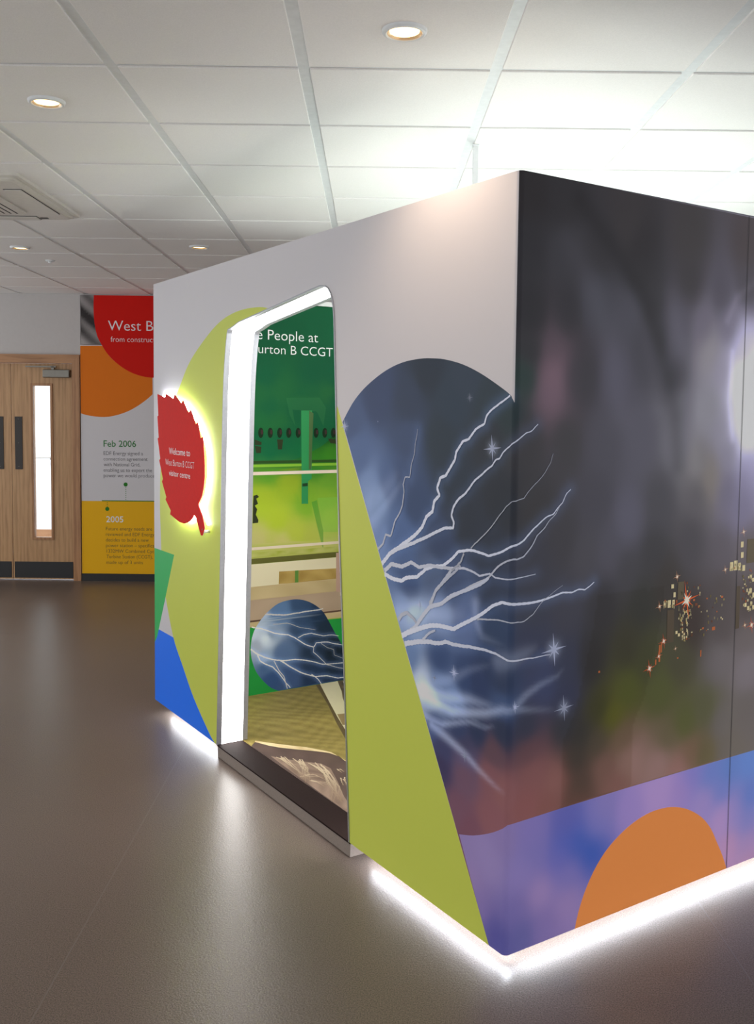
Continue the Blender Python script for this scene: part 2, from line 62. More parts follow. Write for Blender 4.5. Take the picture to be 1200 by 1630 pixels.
'city': [(0.7405,0.944,0.075,255,150,80,1),(0.6359,0.8245,0.03,255,140,80,1),(0.6144,0.7794,0.022,255,160,110,1),(0.5731,0.7467,0.035,255,140,80,1),(1.0817,0.8258,0.035,255,150,90,1),(0.6113,0.937,0.022,255,235,190,1),(0.9304,1.0269,0.02,255,245,210,1),(0.6902,1.0236,0.022,255,240,200,1),(1.0212,1.1462,0.022,255,250,230,1),(0.693,0.794,0.013,255,245,200,1),(1.0449,0.8293,0.02,255,220,160,1),(0.6644,1.0013,0.6769,0.9882,238,222,170,0),(0.6755,0.9751,0.6862,0.9594,238,222,170,0),(0.6302,0.9516,0.6449,0.9303,238,222,170,0),(0.6498,0.9523,0.6648,0.9282,238,222,170,0),(0.6716,0.9515,0.6827,0.9277,238,222,170,0),(0.6961,1.0058,0.725,0.9496,104,92,68,0),(1.0084,1.114,1.023,1.0948,238,222,170,0),(1.0104,1.0788,1.025,1.0594,238,222,170,0),(0.9543,1.0493,0.9714,1.0201,238,222,170,0),(0.9751,1.0526,0.9947,1.0203,238,222,170,0),(0.9989,1.0438,1.0115,1.0189,238,222,170,0),(1.0208,1.0344,1.0354,1.0149,238,222,170,0),(1.043,1.1202,1.0865,1.0392,104,92,68,0),(0.7256,0.9183,0.7286,0.9079,238,222,170,0),(0.7293,0.9088,0.7324,0.8984,238,222,170,0),(0.7402,0.9116,0.744,0.9031,238,222,170,0),(0.745,0.9038,0.7488,0.8953,238,222,170,0),(0.7565,0.9133,0.7595,0.9048,238,222,170,0),(0.7602,0.9056,0.7632,0.8971,238,222,170,0),(0.716,0.8869,0.7199,0.875,238,222,170,0),(0.7209,0.8761,0.7248,0.8642,238,222,170,0),(0.7394,0.8862,0.7435,0.8722,238,222,170,0),(0.7444,0.8734,0.7485,0.8594,238,222,170,0),(0.6908,0.8504,0.7005,0.8405,238,222,170,0),(0.7031,0.8411,0.7129,0.8312,238,222,170,0),(0.722,0.8476,0.7284,0.8394,238,222,170,0),(0.7301,0.8399,0.7364,0.8318,238,222,170,0),(0.7431,0.8523,0.747,0.8417,238,222,170,0),(0.7479,0.8426,0.7519,0.8319,238,222,170,0),(0.9139,0.8715,0.9197,0.866,238,222,170,0),(0.9212,0.8663,0.927,0.8608,238,222,170,0),(1.0641,0.9985,1.0744,0.9855,238,222,170,0),(1.0771,0.9865,1.0876,0.9735,238,222,170,0),(1.0613,0.9522,1.0767,0.935,238,222,170,0),(1.0808,0.9362,1.0963,0.919,238,222,170,0),(1.0388,0.9049,1.051,0.8915,238,222,170,0),(1.0543,0.8924,1.0666,0.879,238,222,170,0),(1.0705,0.9072,1.08,0.8919,238,222,170,0),(1.0824,0.8931,1.0921,0.8778,238,222,170,0),(1.0472,0.9525,1.0546,0.9412,238,222,170,0),(1.0564,0.9421,1.0638,0.9307,238,222,170,0),(0.6493,0.9206,0.6819,0.8168,92,78,60,0),(0.9944,0.9655,1.0136,0.8222,92,78,60,0),(0.6142,0.8152,0.6215,0.7612,200,110,60,0),(0.6231,0.8241,0.6286,0.7902,200,110,60,0),(0.5987,0.7709,0.6043,0.7543,200,110,60,0),(0.8382,0.9419,0.8448,0.9372,200,110,60,0),(0.9132,0.9409,0.9244,0.9343,200,110,60,0),(0.8721,0.8426,0.8877,0.8311,200,110,60,0),(0.8209,0.8471,0.8297,0.8406,200,110,60,0),(0.8162,0.7728,0.8215,0.7515,200,110,60,0),(0.3473,0.7704,0.3546,0.7644,200,110,60,0),(0.8914,0.8935,0.897,0.8894,200,110,60,0),(0.7024,0.7645,0.7087,0.7596,200,110,60,0),(0.7723,0.9443,0.7809,0.938,200,110,60,0),(0.7516,0.8678,0.7552,0.8646,146,136,104,0),(0.7522,0.8956,0.7578,0.8904,200,178,106,0),(0.7233,0.8246,0.7268,0.8171,215,200,153,0),(0.7144,0.892,0.7203,0.8837,200,178,106,0),(0.7439,0.849,0.7493,0.8445,111,99,59,0),(0.7664,0.8332,0.7739,0.8239,120,66,36,0),(0.742,0.8282,0.7489,0.8213,226,210,161,0),(0.7222,0.8748,0.7265,0.8699,136,75,40,0),(0.7359,0.8174,0.7415,0.8096,117,109,84,0),(0.7445,0.9139,0.7517,0.9061,119,105,63,0),(0.728,0.8443,0.7327,0.8372,120,66,36,0),(0.705,0.901,0.7115,0.8935,113,101,60,0),(0.765,0.8872,0.7685,0.8817,123,114,87,0),(0.7668,0.8391,0.774,0.8354,224,209,160,0),(0.7129,0.857,0.7199,0.8476,141,125,75,0),(0.716,0.8767,0.7198,0.871,145,135,103,0),(0.7019,0.9211,0.706,0.9127,150,140,107,0),(0.741,0.8762,0.7453,0.8668,224,199,119,0),(0.7046,0.9058,0.7105,0.9015,114,107,82,0),(0.7415,0.8882,0.7451,0.8795,178,166,127,0),(0.7325,0.8174,0.7377,0.8125,197,175,105,0),(0.7167,0.8768,0.7227,0.8706,144,79,43,0),(0.7043,0.8971,0.7085,0.8926,172,160,123,0),(0.7185,0.8886,0.7254,0.883,161,150,115,0),(0.7312,0.8285,0.7373,0.8197,236,220,169,0),(0.7067,0.9037,0.7137,0.8942,171,160,122,0),(0.7476,0.8373,0.7538,0.8283,151,140,107,0),(0.7463,0.8937,0.7536,0.8837,192,179,137,0),(0.7226,0.8568,0.7267,0.8509,219,204,156,0),(0.7216,0.834,0.7286,0.8258,207,193,148,0),(0.7553,0.8202,0.7594,0.8169,152,83,45,0),(0.7585,0.9077,0.7653,0.899,108,101,77,0),(0.7595,0.8971,0.7656,0.8915,179,167,127,0),(0.7295,0.9124,0.7356,0.9083,190,104,57,0),(0.7108,0.8862,0.7172,0.8793,176,156,94,0),(0.7227,0.9147,0.73,0.9082,145,136,104,0),(0.722,0.8999,0.7275,0.8901,210,196,150,0),(0.7655,0.8359,0.7706,0.8258,117,109,83,0),(0.7515,0.9116,0.7584,0.9069,184,101,55,0),(0.7325,0.9088,0.7381,0.903,216,192,115,0),(0.713,0.8723,0.7177,0.8654,130,121,92,0),(0.7022,0.8923,0.7077,0.8857,200,186,142,0),(0.7374,0.8772,0.7419,0.8725,147,81,44,0),(0.7451,0.8488,0.751,0.8433,236,220,168,0),(0.7427,0.8222,0.7482,0.8158,176,96,52,0),(0.719,0.8602,0.7263,0.8544,133,73,39,0),(0.6351,0.939,0.6392,0.93,99,54,29,0),(0.6757,0.935,0.6824,0.9311,125,111,67,0),(0.6478,0.9502,0.6546,0.9428,150,140,107,0),(0.6783,0.9305,0.6822,0.9235,211,197,151,0),(0.6879,0.9495,0.6951,0.9396,162,89,48,0),(0.6685,0.9367,0.6744,0.9279,192,179,137,0),(0.6703,0.9325,0.6745,0.9262,206,183,110,0),(0.6393,0.9491,0.6452,0.9393,147,137,105,0),(0.6876,0.9432,0.6927,0.9361,145,80,43,0),(0.6598,0.9372,0.6655,0.9315,124,110,66,0),(0.6336,0.9551,0.6409,0.9452,158,87,47,0),(0.6452,0.9509,0.6494,0.9464,175,156,93,0),(0.6754,0.947,0.6796,0.9419,188,103,56,0),(0.676,0.9378,0.6817,0.9281,128,119,91,0),(0.6415,0.9397,0.6457,0.9303,103,92,55,0),(0.6298,0.9356,0.6343,0.9266,123,114,87,0),(1.0677,0.884,1.0757,0.8751,202,189,144,0),(1.0697,0.9389,1.0757,0.9344,187,166,99,0),(1.0245,0.9979,1.0321,0.9926,161,143,85,0),(1.0427,0.9627,1.0471,0.959,149,82,44,0),(1.064,0.9746,1.0713,0.9705,143,133,102,0),(1.0732,0.9854,1.0795,0.9786,218,203,155,0),(1.0531,0.9168,1.061,0.9083,223,208,159,0),(1.0355,0.9464,1.0401,0.9397,126,69,38,0),(1.0675,0.8895,1.0739,0.8857,139,123,74,0),(1.0794,0.925,1.0849,0.9152,140,131,100,0),(1.0273,0.9875,1.0324,0.9835,201,178,107,0),(1.0612,0.8774,1.0665,0.8734,186,173,133,0),(1.0594,0.9336,1.0642,0.9288,172,160,123,0),(1.0589,1.0001,1.0642,0.9932,151,140,107,0),(1.0349,0.9842,1.0432,0.9743,116,108,83,0),(1.0657,0.9897,1.0708,0.9811,108,101,77,0),(1.0413,0.9644,1.0477,0.9608,202,179,107,0),(1.0278,0.9502,1.0339,0.9428,144,79,43,0),(1.0683,0.9549,1.0728,0.9516,198,176,106,0),(1.0433,0.9142,1.049,0.9063,192,105,57,0),(1.0607,0.9815,1.0667,0.9779,125,68,37,0),(1.0671,0.927,1.0737,0.9213,176,156,94,0),(1.072,0.8843,1.0769,0.8794,188,175,134,0),(1.0601,1.0174,1.0664,1.0126,174,95,52,0),(1.0725,1.0016,1.0807,0.996,139,129,99,0),(1.032,0.9027,1.0367,0.8943,225,210,161,0),(1.0761,0.9221,1.0812,0.9145,206,192,147,0),(1.074,0.8969,1.0822,0.892,192,170,102,0),(1.0233,1.0014,1.0315,0.9913,113,105,81,0),(1.0695,0.8976,1.0737,0.8929,188,167,100,0),(1.0619,0.9487,1.0671,0.9423,158,147,113,0),(1.0684,1.0125,1.0728,1.0078,182,100,54,0),(1.0815,0.8833,1.0884,0.8769,154,144,110,0),(1.0334,0.9715,1.0415,0.9664,230,215,164,0),(1.0443,0.9231,1.0495,0.9159,122,114,87,0),(1.0773,0.9055,1.0821,0.895,231,215,165,0),(1.0258,0.9245,1.0317,0.9158,128,70,38,0),(1.0463,0.9344,1.0502,0.9306,113,62,33,0),(1.0539,0.9947,1.0605,0.9871,234,218,167,0),(1.0241,0.9595,1.0313,0.955,201,188,144,0),(0.8792,0.9246,0.886,0.9174,124,116,89,0),(0.8494,0.8651,0.8555,0.8551,122,108,65,0),(0.8472,0.8833,0.853,0.8774,133,118,71,0),(0.9073,0.9439,0.9135,0.9391,171,160,122,0),(0.8972,0.8708,0.9011,0.8619,125,117,89,0),(0.8136,0.8433,0.8176,0.8388,199,186,142,0),(0.9158,0.9148,0.9223,0.9061,145,135,104,0),(0.8414,0.9019,0.8449,0.8951,223,208,159,0),(0.8565,0.9503,0.862,0.9408,110,97,58,0),(0.8895,0.9296,0.8939,0.9215,125,111,67,0),(0.8026,0.965,0.8073,0.9584,237,221,169,0),(0.8707,0.9091,0.8749,0.9045,97,53,29,0),(0.8129,0.9006,0.8168,0.8968,197,184,140,0),(0.8865,0.9386,0.8926,0.9312,164,146,87,0),(0.8022,0.9599,0.8069,0.9523,185,173,132,0),(0.9261,0.9315,0.9313,0.925,174,155,93,0),(0.8669,0.8654,0.8728,0.8579,108,59,32,0),(0.8797,0.8757,0.8859,0.8674,141,131,100,0),(0.8273,0.826,0.8345,0.8176,121,107,64,0),(0.842,0.8363,0.8461,0.8324,157,86,47,0),(0.8494,0.8392,0.8535,0.8353,211,197,151,0),(0.8088,0.8411,0.8123,0.8334,105,93,56,0),(0.7303,0.927,0.7352,0.9222,136,127,97,0),(0.7516,0.9614,0.7563,0.9579,194,106,58,0),(0.7009,0.9295,0.706,0.9214,114,106,81,0),(0.7393,0.9752,0.7453,0.9719,234,218,167,0),(0.7437,0.9876,0.7486,0.9806,113,100,60,0),(0.7091,0.975,0.7131,0.9718,158,147,113,0),(0.7138,0.9735,0.7187,0.9643,113,101,60,0),(0.7824,0.9303,0.7876,0.9209,124,68,37,0),(0.7395,0.9733,0.7448,0.9696,211,197,151,0),(0.788,0.9296,0.7939,0.9221,137,75,41,0),(0.7366,1.0028,0.7436,0.9953,121,66,36,0),(0.7927,0.983,0.7984,0.9734,187,174,133,0),(0.8003,0.9879,0.8072,0.9845,135,74,40,0),(0.7573,0.9422,0.7617,0.9381,173,95,52,0),(0.7655,0.9274,0.7729,0.9173,120,106,64,0),(0.7969,0.9217,0.8043,0.9131,175,96,52,0),(0.8003,0.9209,0.8077,0.9172,178,158,95,0),(0.7732,0.9858,0.7791,0.9814,117,64,35,0),(1.0051,1.0278,1.0092,1.0246,167,156,119,0),(0.9593,1.0283,0.9667,1.0209,208,194,148,0),(1.0028,1.0418,1.0072,1.0335,199,177,106,0),(1.0128,1.0385,1.0192,1.034,136,127,97,0),(0.9882,1.0389,0.9962,1.0319,218,204,156,0),(0.9942,1.0317,1.0012,1.0219,144,128,77,0),(1.0059,1.027,1.0107,1.0234,182,162,97,0),(0.9527,1.0301,0.9568,1.022,212,189,113,0),(0.9777,1.0427,0.9852,1.0348,171,159,122,0),(1.0073,1.0238,1.0142,1.0174,217,203,155,0),(0.9561,1.0422,0.9605,1.0359,190,105,57,0),(0.9779,1.0323,0.9827,1.0246,184,101,55,0),(0.9696,1.0306,0.9748,1.0225,171,152,91,0),(1.0113,1.022,1.0195,1.0137,127,119,91,0)],
'seams': [(0.9893,),(0.9694,)],
'leaf': [(-2.7127,1.614),(-2.6058,1.5952),(-2.5909,1.6125),(-2.492,1.5878),(-2.4742,1.608),(-2.3878,1.5652),(-2.3673,1.5794),(-2.2957,1.5206),(-2.2677,1.5354),(-2.2066,1.4678),(-2.1811,1.4784),(-2.1483,1.4057),(-2.1203,1.4124),(-2.1096,1.3471),(-2.102,1.2818),(-2.102,1.2341),(-2.1129,1.1855),(-2.1332,1.1419),(-2.1758,1.0991),(-2.149,1.0711),(-2.1256,1.0491),(-2.1101,1.0174),(-2.1024,0.9972),(-2.1148,0.9747),(-2.1258,0.9602),(-2.1414,0.9585),(-2.165,0.9875),(-2.1967,1.0301),(-2.2241,1.0471),(-2.2534,1.0246),(-2.2947,1.005),(-2.3536,0.9915),(-2.4136,0.9943),(-2.4749,1.0062),(-2.5376,1.0197),(-2.5284,1.0388),(-2.6012,1.0874),(-2.5899,1.1014),(-2.6508,1.1748),(-2.6375,1.1888),(-2.6895,1.28),(-2.6742,1.2893),(-2.7112,1.3907),(-2.6959,1.3945),(-2.7139,1.5021),(-2.7005,1.5056)],
'leaf_text': [('Welcome to', 'Welcome to', -2.5479, -2.2719, 1.3173, 0.0317, 0.003), ('West Burton B CCGT', 'West Burton B CCGT', -2.5996, -2.2201, 1.2615, 0.0307, -0.012), ('visitor centre', 'visitor centre', -2.5487, -2.2723, 1.2117, 0.0272, 0.003)],
'mural': {'text': [('The People at', 'e People at', 0.4891, 0.8646, 1.915, 0.0532, -0.006), ('West Burton B CCGT', 'urton B CCGT', 0.4989, 0.9597, 1.8413, 0.0477, -0.006)], 'teardrop': [(0.4591, 0.2338), (0.4623, 0.2964), (0.4817, 0.3572), (0.522, 0.4106), (0.5685, 0.4532), (0.6274, 0.4875), (0.699, 0.4996), (0.7596, 0.4958), (0.8212, 0.4756), (0.8711, 0.4455), (0.909, 0.412), (0.941, 0.3646), (0.9863, 0.2875), (1.0254, 0.2272), (1.0545, 0.1677), (1.1184, 0.0692), (1.1723, 0.001), (0.6297, 0.001), (0.5821, 0.0254), (0.5349, 0.0698), (0.494, 0.1234), (0.4707, 0.1795)], 'green_low': [(0.125, 0.0), (0.125, 0.3717), (0.4472, 0.3738), (1.0435, 0.3611), (2.75, 0.3611), (2.75, 0)], 'tan': [(0.125, 0.5923), (2.75, 0.5923), (2.75, 0.3674), (0.125, 0.3674)], 'tan2': [(0.125, 0.5201), (2.75, 0.5201), (2.75, 0.4059), (0.125, 0.4059)], 'tanline': [(0.125, 0.4102), (2.75, 0.4102), (2.75, 0.4005), (0.125, 0.4005)], 'cream': [(0.125, 0.7136), (2.75, 0.7136), (2.75, 0.5923), (0.125, 0.5923)], 'win': [(0.6289, 0.6626), (0.993, 0.6515), (0.9937, 0.5843), (0.6268, 0.5938)], 'post': [(0.7282, 0.6598), (0.7501, 0.6591), (0.7493, 0.5893), (0.7275, 0.5902)], 'olive': [(0.125, 0.7443), (2.75, 0.7443), (2.75, 0.715), (0.125, 0.715)], 'olive2': [(0.125, 0.7769), (2.75, 0.7769), (2.75, 0.7443), (0.125, 0.7443)], 'darkline': [(0.125, 1.2687), (2.75, 1.2687), (2.75, 1.2539), (0.125, 1.2539)], 'lightline': [(0.125, 1.249), (2.75, 1.249), (2.75, 1.235), (0.125, 1.235)], 'rail1': [(0.125, 1.2104), (2.75, 1.2104), (2.75, 1.193), (0.125, 1.193)], 'rail2': [(0.125, 0.8056), (2.75, 0.8056), (2.75, 0.7904), (0.125, 0.7904)], 'vrail': [(0.9953, 1.2123), (1.0072, 1.2121), (1.0233, 0.8), (1.0359, 0.5083), (1.0204, 0.4889), (1.0051, 0.8219)], 'vrail2': [(0.9922, 0.7395), (1.0229, 0.7373), (1.0252, 0.5107), (0.9943, 0.5191)], 'pillar': [(0.7611, 1.5403), (0.8296, 1.5411), (0.8301, 1.1658), (0.8072, 1.1514), (0.8081, 1.0258), (0.7668, 1.0275), (0.7659, 1.1676)], 'pillar_dark': [(0.8112, 1.5409), (0.8378, 1.5262), (0.8274, 1.2161), (0.8113, 1.2165)], 'beam': [(0.6676, 1.6078), (0.8775, 1.6136), (0.9188, 1.5572), (0.9021, 1.4565), (0.8666, 1.5265), (0.855, 1.5364), (0.707, 1.5446), (0.7244, 1.4561), (0.6904, 1.515)], 'leg': [(0.83, 1.0349), (0.8647, 1.0436), (0.9071, 0.8688), (0.9081, 0.7563), (0.8899, 0.8188)], 'box': [(0.7706, 1.1395), (0.805, 1.1415), (0.8051, 1.1244), (0.7708, 1.1225)], 'holes': [(0.5153, 1.4189), (0.5717, 1.4188), (0.6287, 1.4187), (0.6842, 1.4186), (0.7427, 1.4185), (0.8559, 1.4183), (0.9118, 1.4182), (0.9672, 1.4182)], 'circle': [(0.31, 1.3132), (0.3724, 1.2789), (0.4783, 1.2569), (0.5976, 1.2585), (0.7199, 1.2731), (0.8336, 1.3163), (0.903, 1.3508), (0.9614, 1.401), (0.9988, 1.4669), (1.0255, 1.5382), (1.0367, 1.6197), (1.0237, 1.7207), (1.0194, 2.1149), (0.3093, 2.0918)], 'valves': [[(0.4734, 1.0837), (0.4949, 1.0877), (0.5057, 1.0756), (0.4896, 1.0665), (0.5005, 1.0389), (0.4811, 1.03), (0.4952, 1.0099), (0.4877, 0.981), (0.5029, 0.951), (0.5008, 0.9364), (0.4685, 0.9352), (0.4704, 1.0304)], [(0.48, 1.3833), (0.5209, 1.3685), (0.5188, 1.354), (0.4801, 1.3544)], [(0.4801, 1.3495), (0.5188, 1.3443), (0.5157, 1.3105), (0.4888, 1.3108)], [(0.9321, 1.3859), (0.9972, 1.3805), (0.9951, 1.3551), (0.95, 1.3605)], [(0.6135, 1.3826), (0.6499, 1.3824), (0.6436, 1.3284), (0.6193, 1.3287)]], 'slab': [(0.8681, 1.0556), (1.0064, 1.0564), (1.0119, 0.8575), (0.9072, 0.8637)], 'bolts': [([(0.4644, 0.375), (0.5339, 0.3565), (0.5808, 0.3351), (0.6282, 0.3188), (0.6881, 0.3064), (0.7489, 0.272), (0.8106, 0.2318), (0.8504, 0.2159), (0.8665, 0.238), (0.9358, 0.2327), (0.9869, 0.2186), (1.0386, 0.2055)], 12, 6, 1, 0.3), ([(0.7488, 0.2829), (0.7855, 0.2948), (0.8349, 0.2965), (0.9101, 0.2744), (0.9736, 0.2724), (1.0122, 0.2622)], 8, 5, 0.9, 0.3), ([(0.8504, 0.2159), (0.8481, 0.1887), (0.8986, 0.1436), (0.9369, 0.1053), (1.014, 0.078), (1.0556, 0.0666)], 7, 4, 0.8, 0.3), ([(0.459, 0.2548), (0.5111, 0.2164), (0.5814, 0.1859), (0.6648, 0.164), (0.7496, 0.158), (0.8361, 0.1355), (0.9115, 0.1087), (0.988, 0.1039), (1.0552, 0.1003)], 14, 6, 1, 0.3), ([(0.6409, 0.1672), (0.7012, 0.1267), (0.7746, 0.0838), (0.8617, 0.0495), (0.9374, 0.0442), (1.0146, 0.0186), (1.0561, 0.016)], 12, 7, 1, 0.3), ([(0.8366, 0.0641), (0.8744, 0.0311), (0.9062, -0.0067)], 9, 6, 1, 0.3), ([(0.4936, 0.2293), (0.517, 0.1838), (0.5463, 0.164), (0.5934, 0.1415), (0.6353, 0.0927), (0.6654, 0.0507), (0.7019, 0.0074)], 12, 8, 1, 0.3), ([(0.5992, 0.1728), (0.6232, 0.1267), (0.6593, 0.0785), (0.6838, 0.0047)], 8, 8, 0.8, 0.3), ([(0.8979, 0.2319), (0.936, 0.205), (0.9808, 0.1883), (0.9875, 0.154), (1.055, 0.1228)], 5, 3, 0.5, 0.3), ([(0.5452, 0.4345), (0.6634, 0.4218), (0.7601, 0.4223), (0.8588, 0.4227), (0.9088, 0.4285)], 14, 10, 0.6, 0.3), ([(0.5924, 0.3763), (0.6877, 0.3709), (0.7607, 0.3411), (0.8596, 0.3133)], 8, 4, 0.4, 0.3)], 'storm_cp': [(0.5752, 0.5457, 70, 100, 140), (0.6334, 0.436, 90, 120, 160), (0.7708, 0.4673, 60, 85, 120), (0.4998, 0.4159, 150, 165, 185), (0.4624, 0.3345, 170, 180, 195), (0.4814, 0.2635, 150, 160, 180), (0.5761, 0.321, 120, 140, 170), (0.654, 0.2067, 90, 115, 155), (0.7717, 0.3331, 60, 85, 120), (0.9343, 0.3144, 45, 62, 84), (0.8534, 0.1808, 50, 68, 95), (0.9978, 0.1984, 36, 48, 62), (1.0198, 0.0863, 40, 55, 74), (0.5386, 0.1525, 75, 105, 150), (0.5772, 0.06, 60, 90, 140), (0.6941, 0.0605, 70, 95, 140), (0.8544, 0.0553, 50, 70, 105), (1.0206, 0.0133, 50, 68, 100), (0.8924, 0.4086, 45, 65, 95), (0.5571, 0.3059, 180, 190, 200), (0.5385, 0.1871, 140, 160, 190)], 'bg_cp': [(0.5688, 2.0506, 26, 88, 48), (0.8387, 2.0855, 30, 90, 46), (0.9389, 2.0923, 30, 96, 50), (0.5327, 1.7164, 22, 98, 56), (0.8415, 1.7257, 20, 86, 52), (0.9626, 1.7294, 22, 90, 52), (0.5144, 1.6326, 60, 130, 42), (0.6466, 1.6354, 66, 136, 42), (0.8421, 1.6499, 50, 120, 45), (0.9227, 1.6413, 72, 138, 42), (0.9844, 1.5901, 28, 92, 50), (0.5709, 1.5498, 36, 110, 52), (0.7243, 1.5586, 30, 100, 48), (0.6091, 1.4895, 66, 142, 38), (0.5336, 1.4757, 60, 140, 38), (0.8431, 1.5186, 30, 104, 50), (0.4966, 1.3819, 24, 108, 56), (0.6479, 1.381, 22, 108, 58), (0.765, 1.3287, 28, 118, 58), (0.9247, 1.4145, 28, 110, 48), (0.572, 1.3071, 22, 108, 60), (0.9665, 1.3089, 70, 150, 40), (0.845, 1.2756, 60, 140, 40), (0.5723, 1.2293, 90, 160, 44), (0.6879, 1.1409, 150, 176, 44), (0.5352, 1.0441, 160, 182, 46), (0.6117, 0.9382, 164, 184, 48), (0.7287, 0.8626, 170, 182, 66), (0.5739, 0.8377, 176, 178, 90), (0.8485, 0.8202, 168, 176, 74), (0.9277, 1.063, 130, 170, 50), (0.9476, 1.1329, 110, 164, 50), (0.9702, 0.9193, 158, 184, 66), (0.8068, 1.0327, 120, 166, 46), (0.9296, 0.8506, 160, 178, 80), (0.8653, 1.2404, 60, 140, 40), (0.5172, 0.8345, 182, 176, 110), (0.6509, 0.8052, 186, 180, 110), (0.9302, 0.7795, 182, 178, 104)]},
'aerial': {'road':[(2.6576,0.8965),(2.6534,1.0119),(2.5007,0.9526),(2.3691,0.8904),(2.246,0.828),(2.149,0.7978),(1.7471,0.5584),(2.1051,0.6865),(2.3204,0.7678)],'road_dark':[(2.6613,0.8682),(2.6594,0.9012),(2.3159,0.7767),(2.0739,0.6792),(1.7251,0.5441),(1.6381,0.4909),(2.0009,0.6245),(2.2968,0.7429)],'verge':[(2.6534,1.0119),(2.658,1.1059),(2.2929,0.8821),(2.1198,0.7835),(2.2026,0.8021),(2.3443,0.8636),(2.4705,0.9305)],'verge_white':[(2.6309,1.0339),(2.6325,1.0633),(2.4763,0.9946),(2.3523,0.9185)],'patch':[(2.1319,0.7028),(2.1207,0.7522),(2.0417,0.7314),(1.9537,0.6741),(1.9736,0.641)],'edge':[(1.9942,0.1735),(1.8952,0.2461),(1.7889,0.3375),(1.6766,0.4025),(1.5485,0.4042),(1.431,0.3761),(1.3933,0.3526),(1.5319,0.3851),(1.6388,0.3697),(1.8382,0.2172),(1.9586,0.1562)],'mud':[(1.9774,0.1661),(1.8561,0.2265),(1.6698,0.3887),(1.5562,0.3997),(1.4124,0.3639),(0.875,0.0516),(1.2416,0.0517),(1.8327,0.0718)],'pond':[(1.7736,0.1456),(1.6833,0.2025),(1.6288,0.2485),(1.5734,0.2939),(1.5034,0.3003),(1.3548,0.2496),(1.2209,0.1966),(1.0712,0.1534),(1.019,0.1206),(1.3543,0.1323)],'tracks':[[(1.6751,0.2173),(1.5861,0.2065),(1.4994,0.1772),(1.42,0.142)],[(1.6554,0.2257),(1.5579,0.2094),(1.4529,0.1693)],[(1.5718,0.274),(1.4536,0.2525),(1.3136,0.1979),(1.1876,0.1418)],[(1.5534,0.2821),(1.408,0.2452),(1.271,0.1914),(1.1775,0.1577)],[(1.5907,0.265),(1.4996,0.2612),(1.3748,0.2165),(1.2425,0.161)],[(1.4882,0.1534),(1.4733,0.1992),(1.4016,0.2139)],[(1.4166,0.1492),(1.3918,0.1898),(1.3173,0.1921)],[(1.7345,0.1638),(1.6316,0.1747),(1.5818,0.2132)],[(1.4709,0.3099),(1.4432,0.3119)],[(1.3875,0.2792),(1.2992,0.2618)],[(1.7156,0.1727),(1.5832,0.168),(1.4468,0.1394)],[(1.5244,0.2656),(1.4311,0.2485),(1.3276,0.2153),(1.1984,0.1607)]]},
'timeline': {'grey': [(-2.677, 2.643), (-2.319, 2.647), (-2.322, 2.186), (-2.681, 2.182)], 'red': [(-2.554, 2.649), (-2.557, 2.513), (-2.55, 2.39), (-2.525, 2.268), (-2.481, 2.181), (-2.429, 2.102), (-2.359, 2.032), (-2.271, 1.968), (-2.182, 1.925), (-2.094, 1.901), (-2.02, 1.893)], 'red_r': (-2.02, 1.893), 'orange': [(-2.685, 2.178), (-2.476, 2.181), (-2.429, 2.102), (-2.359, 2.032), (-2.271, 1.968), (-2.182, 1.925), (-2.094, 1.901), (-2.02, 1.893), (-2.02, 1.741), (-2.077, 1.691), (-2.157, 1.633), (-2.255, 1.579), (-2.362, 1.543), (-2.46, 1.527), (-2.557, 1.532), (-2.628, 1.543), (-2.69, 1.56)], 'yellow': [(-2.694, 0.749), (-2.01, 0.756), (-2.013, 0.07), (-2.7, 0.07)], 'text': [('West Burton B', 'West B', -2.427, -2.011, 2.3205, 0.091, -0.006, 0), ('from construction', 'from construc', -2.403, -2.018, 2.217, 0.049, -0.012, 0), ('Feb 2006', 'Feb 2006', -2.474, -2.175, 1.2545, 0.057, 0.008, 1), ('EDF Energy signed a', 'EDF Energy signed a', -2.475, -2.111, 1.177, 0.034, -0.008, 2), ('connection agreement', 'connection agreement', -2.475, -2.069, 1.125, 0.034, -0.008, 2), ('with National Grid,', 'with National Grid,', -2.475, -2.137, 1.073, 0.034, -0.008, 2), ('enabling us to export the', 'enabling us to export the', -2.476, -2.027, 1.0215, 0.034, -0.008, 2), ('power we would produce', 'power we would produc', -2.476, -2.027, 0.9715, 0.034, -0.008, 2), ('2005', '2005', -2.454, -2.297, 0.5525, 0.055, 0.008, 0), ('Future energy needs are', 'Future energy needs are', -2.458, -2.029, 0.476, 0.032, -0.008, 3), ('reviewed and EDF Energy', 'reviewed and EDF Energ', -2.459, -2.029, 0.424, 0.032, -0.008, 3), ('decides to build a new', 'decides to build a new', -2.459, -2.061, 0.3715, 0.033, -0.008, 3), ('power station – specifically', 'power station – specific', -2.459, -2.029, 0.3195, 0.033, -0.008, 3), ('1332MW Combined Cycle', '1332MW Combined Cy', -2.454, -2.03, 0.267, 0.032, -0.008, 3), ('Turbine Station (CCGT),', 'Turbine Station (CCGT),', -2.455, -2.026, 0.2145, 0.033, -0.008, 3), ('made up of 3 units', 'made up of 3 units', -2.457, -2.116, 0.1615, 0.032, -0.008, 3)], 'dots': [(-2.273, 0.905, 0.019), (-2.444, 0.676, 0.019)], 'line': [(-2.494, 0.756), (-2.024, 0.748)], 'dash': [(-2.272, 0.884), (-2.272, 0.758)], 'dash2': [(-2.444, 0.742), (-2.444, 0.688)]},
'floor_seams': [[(-0.881,4.539),(-0.873,3.457),(-0.861,2.695),(-0.862,2.399)],[(1.075,3.006),(1.085,2.643),(1.092,2.371)],[(-2.522,6.306),(-2.502,6.784)],[(-2.715,6.795),(-2.502,6.784)]],
}

